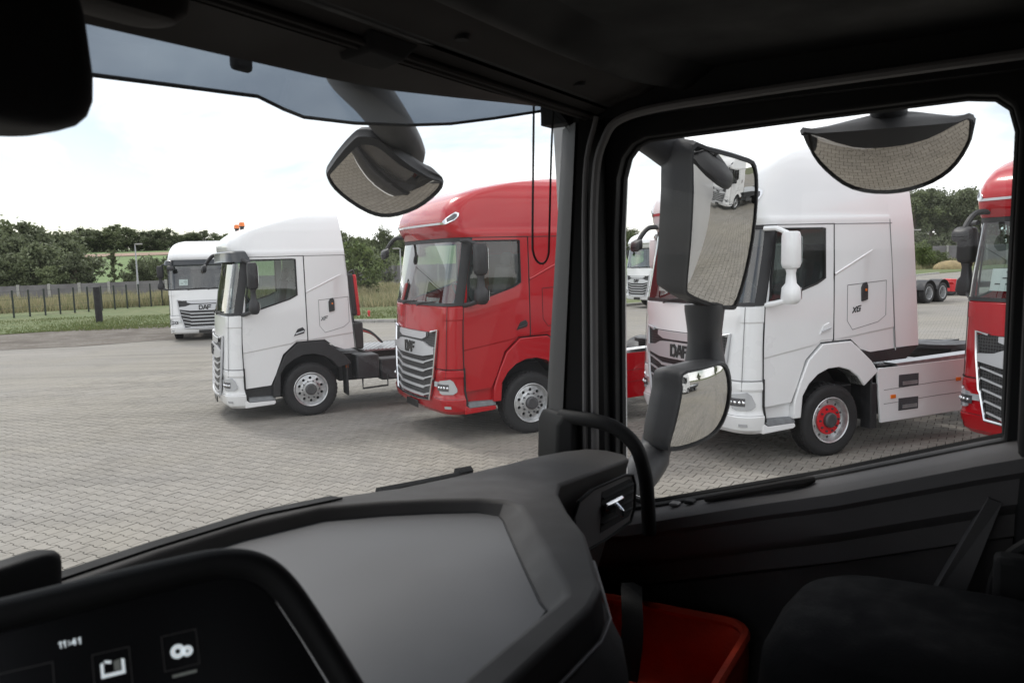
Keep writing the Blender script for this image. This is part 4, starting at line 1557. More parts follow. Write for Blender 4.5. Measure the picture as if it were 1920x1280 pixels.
    for s in (1, -1):
        m = MB()
        if skirts:
            x0_, x1_ = -.78, -2.95
            top_ = 1.04 + L * .35
            m.prism([(x0_ + .02, top_ - .06), (x0_ + .30 - .3, top_), (x1_, top_ + .03), (x1_ - .02, .40), (x0_ - .05, .36)], s * 1.19, s * 1.225)
            sk = m.build('side_skirt', PM, T, bevel=.006)
            m = MB()
            for z_ in (.79, .60):
                m.tube([(x0_ - .1, s * 1.2245, z_ + .01), (-1.9, s * 1.2245, z_ + .045), (x1_ + .05, s * 1.2245, z_ + .05)], .0035, 4)
            m.build('skirt_groove', M['seam'], sk)
            for z_ in (.90, .58):
                m = MB()
                m.box((-1.32, s * 1.224, z_), (.36, .012, .17))
                ho = m.build('step_hole', M['lamp_dark'], sk, bevel=.004)
                m = MB()
                m.box((-1.34, s * 1.232, z_ - .035), (.26, .014, .05))
                m.build('tread_bar', M['steel'], ho)
            for x_, z_ in ((-1.04, .70), (-2.25, .84)):
                MB().box((x_, s * 1.23, z_), (.09, .014, .052)).build('side_marker', M['amber'], sk, bevel=.004)
            m = MB()
            m.prism([(x0_ - .30, top_ + .045), (x0_ - .35, top_ + .005), (x1_, top_ + .04), (x1_, top_ + .10)], s * 1.0, s * 1.22)
            m.build('skirt_top', M['chrome'] if paint == 'red' else M['steel'], sk)
            m = MB()
            m.box(((x0_ + x1_) / 2, s * .98, .72), (x1_ - x0_ + .3, .40, .60))
            m.build('fuel_tank', M['chassis'], T, bevel=.1, seg=4)
            m = MB()
            m.box((-.70, s * 1.14, .60), (.12, .16, .6))
            m.build('skirt_front', M['black'], T)
        else:
            m.box((-1.05, s * .98, .80), (.42, .46, .44))
            m.box((-1.55, s * .95, .72), (.5, .4, .4))
            m.build('battery_box', M['chassis'], T, bevel=.03)
            m = MB()
            m.prism(rounded(1.0, .62, .16, 4, -2.35, .72), s * .62, s * 1.16)
            m.build('fuel_tank', M['grey_plastic'], T, bevel=.03)
            m = MB()
            m.tube([(-.95, s * 1.15, .62), (-.95, s * 1.15, .40), (-1.42, s * 1.15, .42), (-1.42, s * 1.15, .64)], .018, 6)
            m.build('step_ladder', M['chassis'], T)
            m = MB()
            m.box((-.66, s * 1.20, .86), (.04, .04, .09))
            m.build('side_marker', M['amber'], T)
            m = MB()
            m.box((xr - .08, s * 1.0, 1.38), (.18, .36, .5))
            m.build('air_intake', M['black'], T, bevel=.04)
    # tail lamps
    for s in (1, -1):
        m = MB()
        m.box((end - .02, s * .95, .86), (.06, .42, .14))
        m.build('tail_lamp', M['red_lens'], T, bevel=.02)
    if backpack:
        m = MB()
        m.box((xr + .02, .78, 2.12), (.20, .62, .78), Matrix.Rotation(radians(4), 3, 'Y'))
        bo = m.build('rear_locker', M['chassis'], T, bevel=.05, seg=3)
        m = MB()
        m.box((xr - .10, .78, 2.11), (.07, .60, .76), Matrix.Rotation(radians(4), 3, 'Y'))
        m.build('locker_door', M['red_rim'], bo, bevel=.03, seg=3)
        m = MB()
        m.tube(smooth_path([(xr + .04, 1.0, 2.50), (xr - .06, 1.0, 2.56), (xr - .08, 1.0, 2.48)], 4), .02, 6)
        m.tube(smooth_path([(xr - .02, 1.0, 1.74), (xr - .03, 1.0, 1.60), (xr + .03, 1.0, 1.52)], 4), .02, 6)
        m.build('locker_hose', M['black'], bo)
    return T, P

M['visor_dark'] = mat('smoked_visor', (0.030, 0.034, 0.040), 0.30, coat=0.3)
AROW = 21
ax_, ay_ = sin(radians(AROW)), -cos(radians(AROW))
def wheel_at(x, y, a=AROW, off=1.15):
    return (x - off * sin(radians(a)), y + off * cos(radians(a)))
truck2, P2_ = make_truck('truck_tractor', 'white truck with orange roof beacons, black wheel arch and red box behind its cab', 'truck', wheel_at(-3.63, 14.53, 24), 24,
    'white', 0.0, -.83, arch='black', rim='alloy', skirts=False, fairing=False, visor=True, beacons=True, badge='XF', corner_lamps=False, backpack=True, band='silver')
truck3, P3_ = make_truck('truck_tractor', 'red truck with chrome grille slats, half behind the window post', 'truck', wheel_at(.26, 12.51, 26), 26, 'red', .17, rim='alloy')
truck4, P4_ = make_truck('truck_tractor', 'tall white truck with red wheel disc and white mirrors outside the side window', 'truck', wheel_at(4.12, 10.58, 22), 22, 'white', .17, mirror='white', rim='red', badge='XG', roof_k=1.27)
truck5, P5_ = make_truck('truck_tractor', 'red truck with white paper in its windscreen at the right edge', 'truck', (7.27, 9.47), 22, 'red', .17, rim='alloy')
truck1, P1_ = make_truck('truck_tractor', 'farthest-left white truck facing the camera before the barrier', 'truck', (-11.78, 31.75), 108, 'white', .03, xr=-.9, rim='alloy', visor=True, fairing=False, corner_lamps=False)
truck6, P6_ = make_truck('truck_tractor', 'white truck in the distance seen between red truck and mirror', 'truck', (7.75, 42.2), 26, 'white', .17, rim='alloy')
truck7, P7_ = make_truck('truck_flatbed', 'white truck with low flat bed seen in the tall door mirror', 'truck', (13.8, -6.1), 7, 'white', .05, rim='alloy', skirts=False, fairing=False, chassis_len=6.2, axles=(-4.6,), flatbed=True)
truck8, P8_ = make_truck('truck_chassis', 'black truck chassis with two rear axles behind the tall white truck', 'truck', (14.03, 36.26), 35, 'white', .0, rim='alloy', skirts=False, fairing=False, chassis_len=8.3, axles=(-6.3, -7.55))

# papers behind windscreens
def paper(truck, P, y, z0, w, h, label):
    """sheet leaning on the inside of a windscreen"""
    o = MB()
    yy = y
    pts = []
    t0 = [P(('f', 0), z0, 1), P(('f', 0), z0 + h, 1)]
    def X(y_, z_):
        return interp(XF, z_) - BOW * (y_ / 1.25) ** 2 - .035
    L = t0[0][2] - z0
    bot = [(X(y - w / 2, z0), y - w / 2, z0 + L), (X(y + w / 2, z0), y + w / 2, z0 + L)]
    top = [(X(y + w / 2, z0 + h), y + w / 2, z0 + h + L), (X(y - w / 2, z0 + h), y - w / 2, z0 + h + L)]
    q = bot + top
    o.hexa([(x - .003, y_, z) for x, y_, z in q], q)
    mw = truck.matrix_basis
    o.v = [tuple(mw @ Vector(p)) for p in o.v]
    ob = o.build('paper_sheet', M['paper'], sharp=0)
    tag(ob, label, 'paper')
    ln = MB()
    for k, (a, b) in enumerate(((.10, .34), (.10, .48), (.10, .30), (.55, .8))):
        zz = z0 + h * (.82 - .27 * min(k, 2))
        p0, p1 = y + w * (.5 - a), y + w * (.5 - b)
        qq = [(X(p0, zz) + .002, p0, zz + L), (X(p1, zz) + .002, p1, zz + L), (X(p1, zz + .016) + .002, p1, zz + .016 + L), (X(p0, zz + .016) + .002, p0, zz + .016 + L)]
        ln.add(qq, [(0, 1, 2, 3)])
    ln.v = [tuple(mw @ Vector(p)) for p in ln.v]
    lo = ln.build('print', M['ink'], ob, sharp=0)
    return ob
paper(truck5, P5_, -.72, 1.98, .30, .26, 'white printed sheet behind the windscreen of the red truck at the right edge')
paper(truck4, P4_, -.70, 2.0, .24, .22, 'white sheet behind the windscreen of the tall white truck')
paper(truck1, P1_, -.70, 2.02, .30, .22, 'white sheet behind the windscreen of the farthest-left white truck')

# red tail board and dark trailer beside the chassis truck
r = at(1785, 548, 41)
tb = MB()
tb.box((r.x, r.y + .3, .72), (.30, .9, .62))
tag(tb.build('tail_board', M['red_rim'], bevel=.02), 'red tail board behind the two black chassis wheels', 'tail board')
lt = empty('low_trailer', (r.x + 2.6, r.y + 4.5, 0))
tag(lt, 'low dark trailer beyond the red tail board', 'trailer')
MB().box((0, 0, .55), (3.2, 2.0, .3)).build('deck', M['chassis'], lt, bevel=.03)
for xx in (-.8, .2):
    w = copy_tree(WHEELS['dark'], lt)
    w.location = (xx, -1.0, .34)
    w.rotation_euler = (0, 0, pi)
    w.scale = (.72, .72, .72)
for k in list(WHEELS.values()):
    for ch in list(k.children):
        bpy.data.objects.remove(ch)
    bpy.data.objects.remove(k)

# ------------------------------------------------------------------ the truck the photograph is taken from
# cab frame: f forward, r to the right (camera at f = 0, r = 0), z up; the cab's centre line is at r = 0.9
FV, RV = Vector((-0.8660254, 0.5, 0)), Vector((0.5, 0.8660254, 0))
own = empty('truck_tractor', tuple(RV * 0.9), radians(150))
tag(own, 'dark truck cab around the camera with dashboard, door and black mirrors', 'truck')
def ot(f, r, z):
    return (f, 0.9 - r, z)
def OB():
    return MB(ot)
M['trim'] = mat('cab_trim_black', (0.012, 0.012, 0.0125), 0.7, spec=.22, noise=(5, .2), bump=(400, .3, .001))
M['trim_warm'] = mat('cab_trim_grey', (0.034, 0.031, 0.030), 0.8, spec=.2, noise=(5, .12), bump=(500, .25, .001))
M['dash'] = mat('dash_soft_plastic', (0.044, 0.041, 0.040), 0.66, spec=.35, noise=(14, .10), bump=(700, .35, .0008))
M['tray'] = mat('tray_rubber', (0.088, 0.088, 0.091), 0.5, noise=(6, .10), bump=(900, .25, .0006))
M['vent_panel'] = mat('vent_panel', (0.14, 0.135, 0.137), 0.5, noise=(8, .1))
M['housing'] = mat('mirror_housing', (0.028, 0.0285, 0.031), 0.55, noise=(10, .2), bump=(300, .35, .001))
M['mirror'] = mat('mirror_silver', (0.62, 0.615, 0.60), 0.0, 1.0)
M['mirror_dark'] = mat('mirror_tinted', (0.50, 0.475, 0.44), 0.0, 1.0)
M['ws_glass'] = glass('windscreen_glass', (0.965, 0.962, 0.95), .55, veil=0.0105, base=0.03)  # scatter layer for dirt also stands in for sky glare on the windscreen
M['dr_glass'] = glass('door_glass', (0.97, 0.968, 0.958), .55, veil=0.003, base=0.03)
M['visor_blue'] = glass('tinted_visor', (0.090, 0.118, 0.150), .5, veil=0.085, base=0.03)
M['screen'] = mat('display_glass', (0.004, 0.004, 0.005), 0.25)
M['icon'] = mat('display_icon', (0.7, 0.75, 0.78), .5, emit=(0.75, 0.82, 0.86, 0.5))
M['icon_dim'] = mat('display_icon_dim', (0.1, 0.1, 0.1), .5, emit=(0.5, 0.55, 0.5, 0.10))
M['icon_frame'] = mat('display_frame', (0.02, 0.02, 0.02), .5, emit=(0.6, 0.55, 0.55, 0.010))
M['fabric'] = mat('seat_fabric', (0.006, 0.0062, 0.007), .95, spec=.08, noise=(20, .25), bump=(250, .5, .002))
M['bag_red'] = mat('red_bag_fabric', (0.60, 0.048, 0.016), .9, noise=(9, .2), bump=(120, .5, .003))
M['strap'] = mat('black_webbing', (0.02, 0.02, 0.021), .85, bump=(300, .5, .002))
M['own_white'] = mat('own_white_paint', (0.74, 0.75, 0.76), .3, coat=.5, noise=(2, .04))

M['pillar_grey'] = mat('pillar_grey', (0.042, 0.042, 0.044), .6, spec=.3, bump=(500, .25, .001))
M['door_grey'] = mat('door_trim_grey', (0.082, 0.078, 0.080), .6, spec=.3, noise=(7, .12), bump=(500, .3, .001))
M['brace_grey'] = mat('brace_grey', (0.13, 0.128, 0.13), .6)
def ws(r, z):
    """windscreen surface: forward distance at lateral r, height z"""
    d = (r - .9) / 1.1
    return lerp(1.235, 1.055, (z - 2.0) / 1.08) - .03 * d * d - .095 * d ** 4
RS = [-.22, -.1, .1, .3, .5, .7, .9, 1.1, 1.3, 1.5, 1.65, 1.78, 1.88, 1.96, 2.03]
m = OB()
m.grid([[(ws(r, z), r, z) for r in RS] for z in (1.98, 2.2, 2.45, 2.7, 2.95, 3.14)])
m.build('windscreen', M['ws_glass'], own, sharp=60)
# ceramic border of the windscreen (right edge and upper corner), with its row of dots
m = OB()
m.add([(ws(r, z) - .006, r, z) for r, z in ((1.86, 3.12), (1.90, 3.082), (1.945, 3.055), (1.985, 3.02), (2.005, 2.97), (2.01, 2.5), (2.01, 2.0), (2.04, 2.0), (2.04, 3.12))], [tuple(range(9))])
frit = m.build('windscreen_border', M['trim'], own, sharp=0)
m = OB()
edge_ = smooth_path([(1.845, 3.118, 0), (1.89, 3.076, 0), (1.937, 3.047, 0), (1.976, 3.014, 0), (1.996, 2.97, 0), (2.0, 2.85, 0), (2.0, 2.7, 0)], 9)
for k, (r, z, _) in enumerate(edge_):
    q = rounded(.0042, .0042, .002, 1)
    m.add([(ws(r, z) - .006, r + a, z + b) for a, b in q], [tuple(range(len(q)))])
dots = m.build('border_dots', M['trim'], frit, sharp=0)
dots['kind'] = 'stuff'

# --- shell: floor, walls, roof
m = OB()
m.box((.0, .9, 1.42), (2.5, 2.4, .06))
m.build('cab_floor', M['trim'], own)
m = OB()
m.box((-1.24, .9, 2.35), (.06, 2.4, 1.95))
m.build('cab_rear_wall', M['trim'], own)
m = OB()
m.box((-.10, .9, 3.32), (2.4, 2.5, .06))
m.build('cab_roof', M['own_white'], own)
m = OB()
m.box((1.27, .9, 1.7), (.05, 2.3, .60))
m.build('firewall', M['trim'], own)
m = OB()                                            # driver's side wall with its own window
m.ring([(-1.22, 1.42), (-1.22, 3.3), (1.05, 3.3), (1.25, 1.42)], [(-.08, 2.22), (-.08, 3.0), (.84, 3.0), (.86, 2.05)], -.38, -.33, 'y')
m.build('driver_side_wall', M['trim'], own)

# --- overhead: header trim, roller blind, overhead shelf
hdr = [(-.35, 1.02, 3.015), (.3, 1.02, 3.015), (.66, 1.018, 3.017), (1.1, 1.003, 3.02), (1.3, 1.0, 3.028), (1.5, .995, 3.045), (1.7, .985, 3.062), (1.85, .972, 3.078), (2.0, .95, 3.09)]
m = OB()
m.grid([[(f_, r, z) for r, f_, z in hdr]] + [[(f_ + .0, r, z + .10) for r, f_, z in hdr]])
m.grid([[(f_, r, z) for r, f_, z in hdr], [(lerp(f_, .908, .5), r, lerp(z, 3.047, .5) + .004) for r, f_, z in hdr], [(.908, r, lerp(3.047, z, .3) if r > 1.6 else 3.047) for r, f_, z in hdr]])
m.build('header_trim', M['trim_warm'], own, sharp=40)
m = OB()
m.box((.90, .83, 3.068), (.016, 2.36, .024))
m.build('trim_groove', M['seam'], own)
m = OB()
m.tube([(.893, -.35, 3.0505), (.893, 2.0, 3.0505)], .007, 8)
m.tube([(.878, -.35, 3.053), (.878, 2.0, 3.053)], .006, 8)
blind = m.build('roller_blind', M['trim_warm'], own)
m = OB()
m.hexa([(.93, 1.07, 3.030), (.925, 1.17, 3.030), (.875, 1.17, 3.040), (.87, 1.08, 3.042)], [(.93, 1.06, 3.06), (.925, 1.18, 3.06), (.85, 1.19, 3.07), (.85, 1.05, 3.07)])
m.build('blind_bracket', M['trim'], blind, bevel=.006)
m = OB()
m.grid([[(f_, r, z) for r in (-.35, .9, 2.02)] for f_, z in ((.872, 3.060), (.848, 3.070))])
m.build('blind_cover', M['trim_warm'], own)
m = OB()
m.box((.840, .83, 3.088), (.014, 2.36, .024))
m.build('trim_groove', M['seam'], own)
m = OB()
m.grid([[(f_, r, z) for r in (-.35, .9, 2.02)] for f_, z in ((.833, 3.076), (.79, 3.088), (.755, 3.094), (.70, 3.12))])
m.build('overhead_panel', M['trim_warm'], own)
for rr in (1.24, 1.72):
    m = OB()
    m.lathe([(0, -.004), (.012, -.004), (.016, .004)], 12, c=(.80, rr, 3.084), axis='z')
    m.build('screw_cap', M['trim'], own)
m = OB()
prof_ = [(.752, 3.110), (.745, 3.098), (.730, 3.094), (.71, 3.100), (.69, 3.115), (.60, 3.17), (.30, 3.20), (-1.2, 3.22), (-1.2, 3.28), (.752, 3.28)]
rr_ = [-.33, .2, .8, 1.4, 1.80, 1.90, 1.96, 2.0]
m.loft([[(f_ - (.0 if r < 1.75 else (r - 1.75) * .35), r, z) for f_, z in prof_] for r in rr_])
m.build('overhead_shelf', M['trim'], own, sharp=40)

m = OB()
m.box((-.06, .85, 3.21), (2.26, 2.36, .14))
m.build('headliner', M['trim'], own)
m = OB()
m.box((-.06, 2.02, 3.17), (2.2, .06, .24))
m.build('door_header', M['trim'], own)
# --- right pillar between windscreen and door, seals and handle foot
m = OB()
def pil(z):
    t = (z - 2.0) / 1.1
    sh = -.10 * t
    return [(1.085 + sh, 2.035), (1.045 + sh, 1.985), (.985 + sh * .8, 1.948), (.915 + sh * .3, 1.958), (.875, 2.0), (.865, 2.09), (.95, 2.14), (1.06 + sh, 2.12)]
m.loft([[(f_, r, z) for f_, r in pil(z)] for z in (1.5, 2.0, 2.3, 2.6, 2.9, 3.1, 3.28)])
pillar = m.build('pillar', M['trim'], own, sharp=25)
m = OB()
m.grid([[(f_ + .001 + o_, r - .0025, z) for f_, r, o_ in ((1.088 - .10 * t, 2.030, 0), (1.048 - .10 * t, 1.980, 0), (.99 - .08 * t, 1.944, 0))] for z, t in ((2.0, 0), (2.4, .36), (2.8, .73), (3.04, .95))])
m.build('pillar_lit_face', M['pillar_grey'], pillar, sharp=50)  # light from the windscreen is put into this face's paler grey
m = OB()
m.tube(smooth_path([(.885, 1.955, 2.05), (.880, 1.955, 2.5), (.872, 1.955, 2.85), (.845, 1.955, 2.985), (.77, 1.957, 3.045), (.5, 1.96, 3.062), (.1, 1.96, 3.07), (-.3, 1.96, 3.075)], 6), .011, 8)
m.build('door_seal_highlight', M['vent_panel'], own)  # pale grey paints the highlight line along the seal
m = OB()
m.tube(smooth_path([(.912, 1.95, 2.05), (.905, 1.95, 2.5), (.895, 1.95, 2.9), (.86, 1.95, 3.05)], 5), .007, 8)
m.build('pillar_bead', M['vent_panel'], pillar)
m = OB()
m.loft([[(f_, r, z) for f_, r in q] for z, q in ((2.12, [(1.07, 1.99), (.97, 1.915), (.93, 1.92), (.93, 2.0)]), (2.15, [(1.078, 1.99), (.975, 1.905), (.925, 1.91), (.925, 2.0)]), (2.255, [(1.070, 1.985), (.97, 1.905), (.925, 1.91), (.925, 2.0)]), (2.285, [(1.055, 1.985), (.955, 1.92), (.925, 1.925), (.925, 2.0)]))])
m.build('handle_foot', M['trim'], own, bevel=.008, seg=3)
m = OB()
m.tube(smooth_path([(.975, 1.95, 2.275), (.93, 1.925, 2.277), (.86, 1.905, 2.277), (.80, 1.905, 2.262), (.752, 1.912, 2.218), (.732, 1.92, 2.15), (.727, 1.925, 2.08), (.725, 1.93, 1.99)], 6), .0185, 12)
m.build('grab_handle', M['trim'], own)
# hanging cord loop of the blind
m = OB()
cl = [(1.012, 1.9, 3.09), (1.018, 1.9, 2.95), (1.026, 1.9, 2.75), (1.024, 1.9, 2.71), (1.012, 1.9, 2.688), (.994, 1.9, 2.685), (.981, 1.9, 2.705), (.977, 1.9, 2.75), (.966, 1.9, 2.95), (.955, 1.9, 3.09)]
m.tube(smooth_path(cl, 5), .0030, 6)
m.build('blind_cord', M['trim'], own)

# --- passenger door
inner = [(.858, 2.06), (.855, 2.45), (.852, 2.75), (.843, 2.90), (.828, 2.952), (.800, 2.985), (.765, 2.999), (.39, 3.010), (.04, 3.018), (-.015, 3.010), (-.045, 2.985), (-.058, 2.935), (-.052, 2.6), (-.049, 2.34), (-.047, 2.279), (.309, 2.162), (.746, 2.034), (.80, 2.022), (.84, 2.03)]
outer = [(.90, 2.06), (.90, 2.45), (.90, 2.75), (.90, 2.95), (.90, 3.03), (.86, 3.08), (.80, 3.10), (.39, 3.11), (.02, 3.115), (-.10, 3.115), (-.15, 3.08), (-.16, 3.0), (-.15, 2.6), (-.15, 2.34), (-.15, 2.25), (.309, 2.06), (.746, 1.96), (.86, 1.96), (.90, 2.0)]
m = OB()
m.ring(outer, inner, 2.03, 2.115)
door = m.build('passenger_door', M['trim'], own, sharp=30, bevel=.006)
m = OB()
q = [(f_ + (f_ - .4) * .02, 2.085, z + (z - 2.5) * .02) for f_, z in inner]
m.add(q, [tuple(range(len(q)))])
m.build('window', M['dr_glass'], door, sharp=0)
m = OB()
m.tube([(f_, 2.075, z) for f_, z in inner + inner[:1]], .009, 6, False)
m.build('window_seal', M['seam'], door)
# ledge and lower trim panel
beltz = lambda f_: interp([(-.25, 2.335), (-.05, 2.279), (.309, 2.160), (.746, 2.030), (.86, 2.0)], f_)
fs = [.90, .80, .70, .60, .52, .44, .36, .28, .15, .0, -.10, -.15]
def prof_at(f_):
    k = interp([(.28, 1.0), (.45, .55), (.9, .5)], f_)         # armrest stands out towards the rear
    return [(2.10, .004), (2.055, .002), (2.045 - .02, -.004), (1.99 - .03 * k, -.008), (1.972 - .04 * k, -.022), (1.972 - .045 * k, -.05), (1.985 - .045 * k, -.065), (1.99 - .045 * k, -.12), (1.99 - .03 * k, -.135), (2.01 - .03 * k, -.15), (2.015 - .03 * k, -.20), (2.035, -.22), (2.045, -.75), (2.11, -.75)]
m = OB()
m.loft([[(f_, r, beltz(f_) + dz) for r, dz in prof_at(f_)] for f_ in fs])
ledge = m.build('door_trim', M['door_grey'], door, sharp=35)
m = OB()
m.loft([[(f_, r, beltz(f_) + dz) for r, dz in ((2.038, .0), (2.005, -.003), (2.002, .004), (2.036, .006))] for f_ in (.595, .57, .5, .42, .375, .36)])
m.build('pull_recess', M['seam'], door, sharp=30)
m = OB()
m.tube([(.60, 1.998, beltz(.60) + .004), (.5, 1.992, beltz(.5) + .006), (.40, 1.985, beltz(.40) + .008), (.36, 1.99, beltz(.36) + .006), (.34, 2.01, beltz(.34) + .004)], [.008, .010, .012, .012, .008], 8)
m.build('pull_handle', M['trim_warm'], door)
for f_ in (.685, .645):
    m = OB()
    m.box((f_, 2.015, beltz(f_) + .001), (.026, .030, .010))
    m.build('window_switch', M['vent_panel'] if f_ > .66 else M['seam'], door, bevel=.004)
m = OB()
m.hexa([(-.02, 1.925, 2.175), (-.045, 1.94, 2.165), (.035, 1.94, 1.90), (.10, 1.925, 1.90)], [(-.02, 2.0, 2.175), (-.045, 2.0, 2.165), (.035, 2.0, 1.90), (.10, 2.0, 1.90)])
m.build('pillar_brace', M['brace_grey'], own)
m = OB()
m.prism([(-.065, 1.45), (-.075, 2.9), (-.09, 3.2), (-.45, 3.2), (-.45, 1.45)], 1.93, 2.1)
m.build('rear_pillar', M['trim'], own, bevel=.02)
m = OB()
m.tube(smooth_path([(-.02, 1.90, 1.75), (-.03, 1.88, 1.95), (-.05, 1.87, 2.06), (-.12, 1.86, 2.13), (-.2, 1.86, 2.16)], 5), .014, 8)
m.build('belt_guide', M['trim'], own)
# outer skin of the cab on this side, seen in the mirrors
m = OB()
o2 = [(f_, z) for f_, z in outer]
m.ring([(f_ * 1.0, z) for f_, z in o2], [(f_ + (f_ - .4) * .03, z + (z - 2.5) * .025) for f_, z in inner], 2.118, 2.150)
m.hexa([(.90, 2.118, 1.0), (-.15, 2.118, 1.0), (-.15, 2.118, 2.245), (.309, 2.118, 2.055), (.746, 2.118, 1.955), (.90, 2.118, 1.955)], [(.90, 2.152, 1.0), (-.15, 2.152, 1.0), (-.15, 2.152, 2.245), (.309, 2.152, 2.055), (.746, 2.152, 1.955), (.90, 2.152, 1.955)])
m.build('door_skin', M['own_white'], door, sharp=30)
m = OB()
m.prism([(-.156, 1.05), (-.156, 3.3), (-1.27, 3.3), (-1.27, 1.05)], 2.11, 2.150)
m.build('sleeper_wall', M['own_white'], own, bevel=.01)
m = OB()
m.prism([(.95, 3.125), (.95, 3.3), (-.15, 3.3), (-.15, 3.125)], 2.06, 2.150)
m.build('roof_side', M['own_white'], own)
m = OB()
m.prism([(.91, .45), (1.02, 2.0), (1.06, 3.1), (.905, 3.1), (.905, .45)], 2.10, 2.145)
m.build('front_corner', M['own_white'], own)
m = OB()
m.prism([(.6, .42), (.45, .98), (-1.27, 1.03), (-1.27, .42)], 2.09, 2.14)
m.build('lower_panel', M['own_white'], own, bevel=.01)
m = OB()
m.box((-.42, 2.165, 1.62), (.13, .03, .62))
m.build('door_rail', M['seam'], own, bevel=.012)
m = OB()
m.loft([[(1.30 + b_ - .14 * abs((r - .9) / 1.25) ** 3, r, z) for r in RS] + [(1.0, r, z) for r in RS[::-1]] for z, b_ in ((.42, .10), (.5, .16), (.9, .16), (1.3, .14), (1.9, .10), (1.985, .04))])
m.build('front_panel', M['black'], own, sharp=40)
m = OB()
m.loft([[(1.325 + b_ - .14 * abs((r - .9) / 1.25) ** 3, r, z) for r in RS] + [(1.1, r, z) for r in RS[::-1]] for z, b_ in ((.40, .10), (.48, .165), (.62, .165), (.66, .12))])
m.build('bumper', M['own_white'], own, sharp=40)
for s, rr in ((1, 2.0), (-1, -.2)):
    m = OB()
    m.lathe([(.28, -.13), (.40, -.15), (.47, -.11), (.475, 0), (.47, .11), (.40, .15), (.28, .13), (.0, .06)], 28, c=(-.02, rr - .12 * s, .475))
    m.build('wheel', M['rubber'], own, sharp=45)

# --- dashboard
far = [(1.205, -.32), (1.205, .3), (1.20, .6), (1.185, .82), (1.155, 1.02), (1.09, 1.16), (1.02, 1.30), (.985, 1.45), (.950, 1.60), (.925, 1.72), (.895, 1.80), (.86, 1.85)]
nearp = [(.80, 1.855), (.745, 1.83), (.718, 1.79), (.752, 1.49), (.72, 1.415), (.64, 1.295), (.555, 1.185), (.50, 1.09), (.445, .995), (.43, .93), (.428, .6), (.428, -.32)]
trayp = [(1.13, -.25), (1.14, .5), (1.135, .82), (1.115, .96), (1.06, 1.105), (.975, 1.18), (.898, 1.232), (.82, 1.275), (.768, 1.285), (.728, 1.272), (.695, 1.235), (.58, 1.09), (.49, .975), (.474, .945), (.474, .905), (.476, .6), (.476, -.25)]
ZD = 2.25
def zdash(r):
    return interp([(1.15, 2.25), (1.45, 2.232), (1.70, 2.222), (1.95, 2.212)], r)
bm = bmesh.new()
def loop_edges(pts, z):
    vs = [bm.verts.new(ot(f_, r, z)) for f_, r in pts]
    return vs, [bm.edges.new((vs[i], vs[(i + 1) % len(vs)])) for i in range(len(vs))]
OUT = far + nearp
vo, eo = loop_edges(OUT, ZD)
vi, ei = loop_edges(trayp, ZD)
bmesh.ops.triangle_fill(bm, edges=eo + ei, use_beauty=True)
cx_, cy_ = .8, .7
def inset_pts(pts, d):
    out = []
    n = len(pts)
    for i in range(n):
        a, b, c = Vector(pts[i - 1]), Vector(pts[i]), Vector(pts[(i + 1) % n])
        t = ((b - a).normalized() + (c - b).normalized()).normalized()
        nn = Vector((-t.y, t.x))
        out.append((b.x + nn.x * d, b.y + nn.y * d))
    return out
sgn = 1 if sum((trayp[i][0] * trayp[(i + 1) % len(trayp)][1] - trayp[(i + 1) % len(trayp)][0] * trayp[i][1]) for i in range(len(trayp))) > 0 else -1
tw = [.010] * 8 + [.02, .034, .036, .036, .034, .026, .02, .016, .016]
tin = [inset_pts(trayp, w_ * sgn)[i_] for i_, w_ in enumerate(tw)]
vt = [bm.verts.new(ot(f_, r, ZD - .026)) for f_, r in tin]
for i in range(len(vi)):
    j = (i + 1) % len(vi)
    bm.faces.new((vi[i], vi[j], vt[j], vt[i]))
# sides: the far side slopes to the windscreen, the near side rolls under
nf = len(far)
low = []
for i, (f_, r) in enumerate(OUT):
    if i < nf:
        low.append((ws(min(2.0, max(-.2, r)), 2.06) - .02 if r > .9 else 1.22, r, 2.06))
    else:
        bulge = .012 if r < 1.15 else -.03
        low.append((f_ - bulge, r, 2.12))
vl = [bm.verts.new(ot(*p)) for p in low]
v2 = [bm.verts.new(ot(p[0] + (.06 if i >= nf else 0), p[1], 1.93)) for i, p in enumerate(low)]
for A_, B_ in ((vo, vl), (vl, v2)):
    for i in range(len(A_)):
        j = (i + 1) % len(A_)
        bm.faces.new((A_[i], A_[j], B_[j], B_[i]))
for v_ in vo:
    v_.co.z = zdash(.9 - v_.co.y)
bmesh.ops.recalc_face_normals(bm, faces=bm.faces)
me = bpy.data.meshes.new('dashboard')
bm.to_mesh(me)
bm.free()
me.materials.append(M['dash'])
me.shade_smooth()
me.set_sharp_from_angle(angle=radians(30))
dash = bpy.data.objects.new('dashboard', me)
COL.objects.link(dash)
dash.parent = own
b_ = dash.modifiers.new('bevel', 'BEVEL')
b_.width = .008
b_.segments = 4
b_.limit_method = 'ANGLE'
b_.angle_limit = radians(32)
m = OB()
t2 = [inset_pts(trayp, (w_ - .001) * sgn)[i_] for i_, w_ in enumerate(tw)]
m.add([(f_, r, ZD - .0245) for f_, r in t2], [tuple(range(len(t2)))])
m.build('tray_mat', M['tray'], dash, sharp=0)
m = OB()
t3 = [inset_pts(trayp, (w_ + .001) * sgn)[i_] for i_, w_ in enumerate(tw)]
m.tube([(f_, r, ZD - .0243) for f_, r in t3 + t3[:1]], .0016, 5, False)
m.build('mat_edge', M['seam'], dash)
m = OB()
dfr = [(f_, r) for f_, r in far if r < 1.18]
m.grid([[(f_ - .006, r, ZD + .0015) for f_, r in dfr], [(f_ - .006, r, ZD + .004) for f_, r in dfr], [(f_ - .036, r, ZD + .004) for f_, r in dfr], [(f_ - .036, r, ZD + .0005) for f_, r in dfr]])
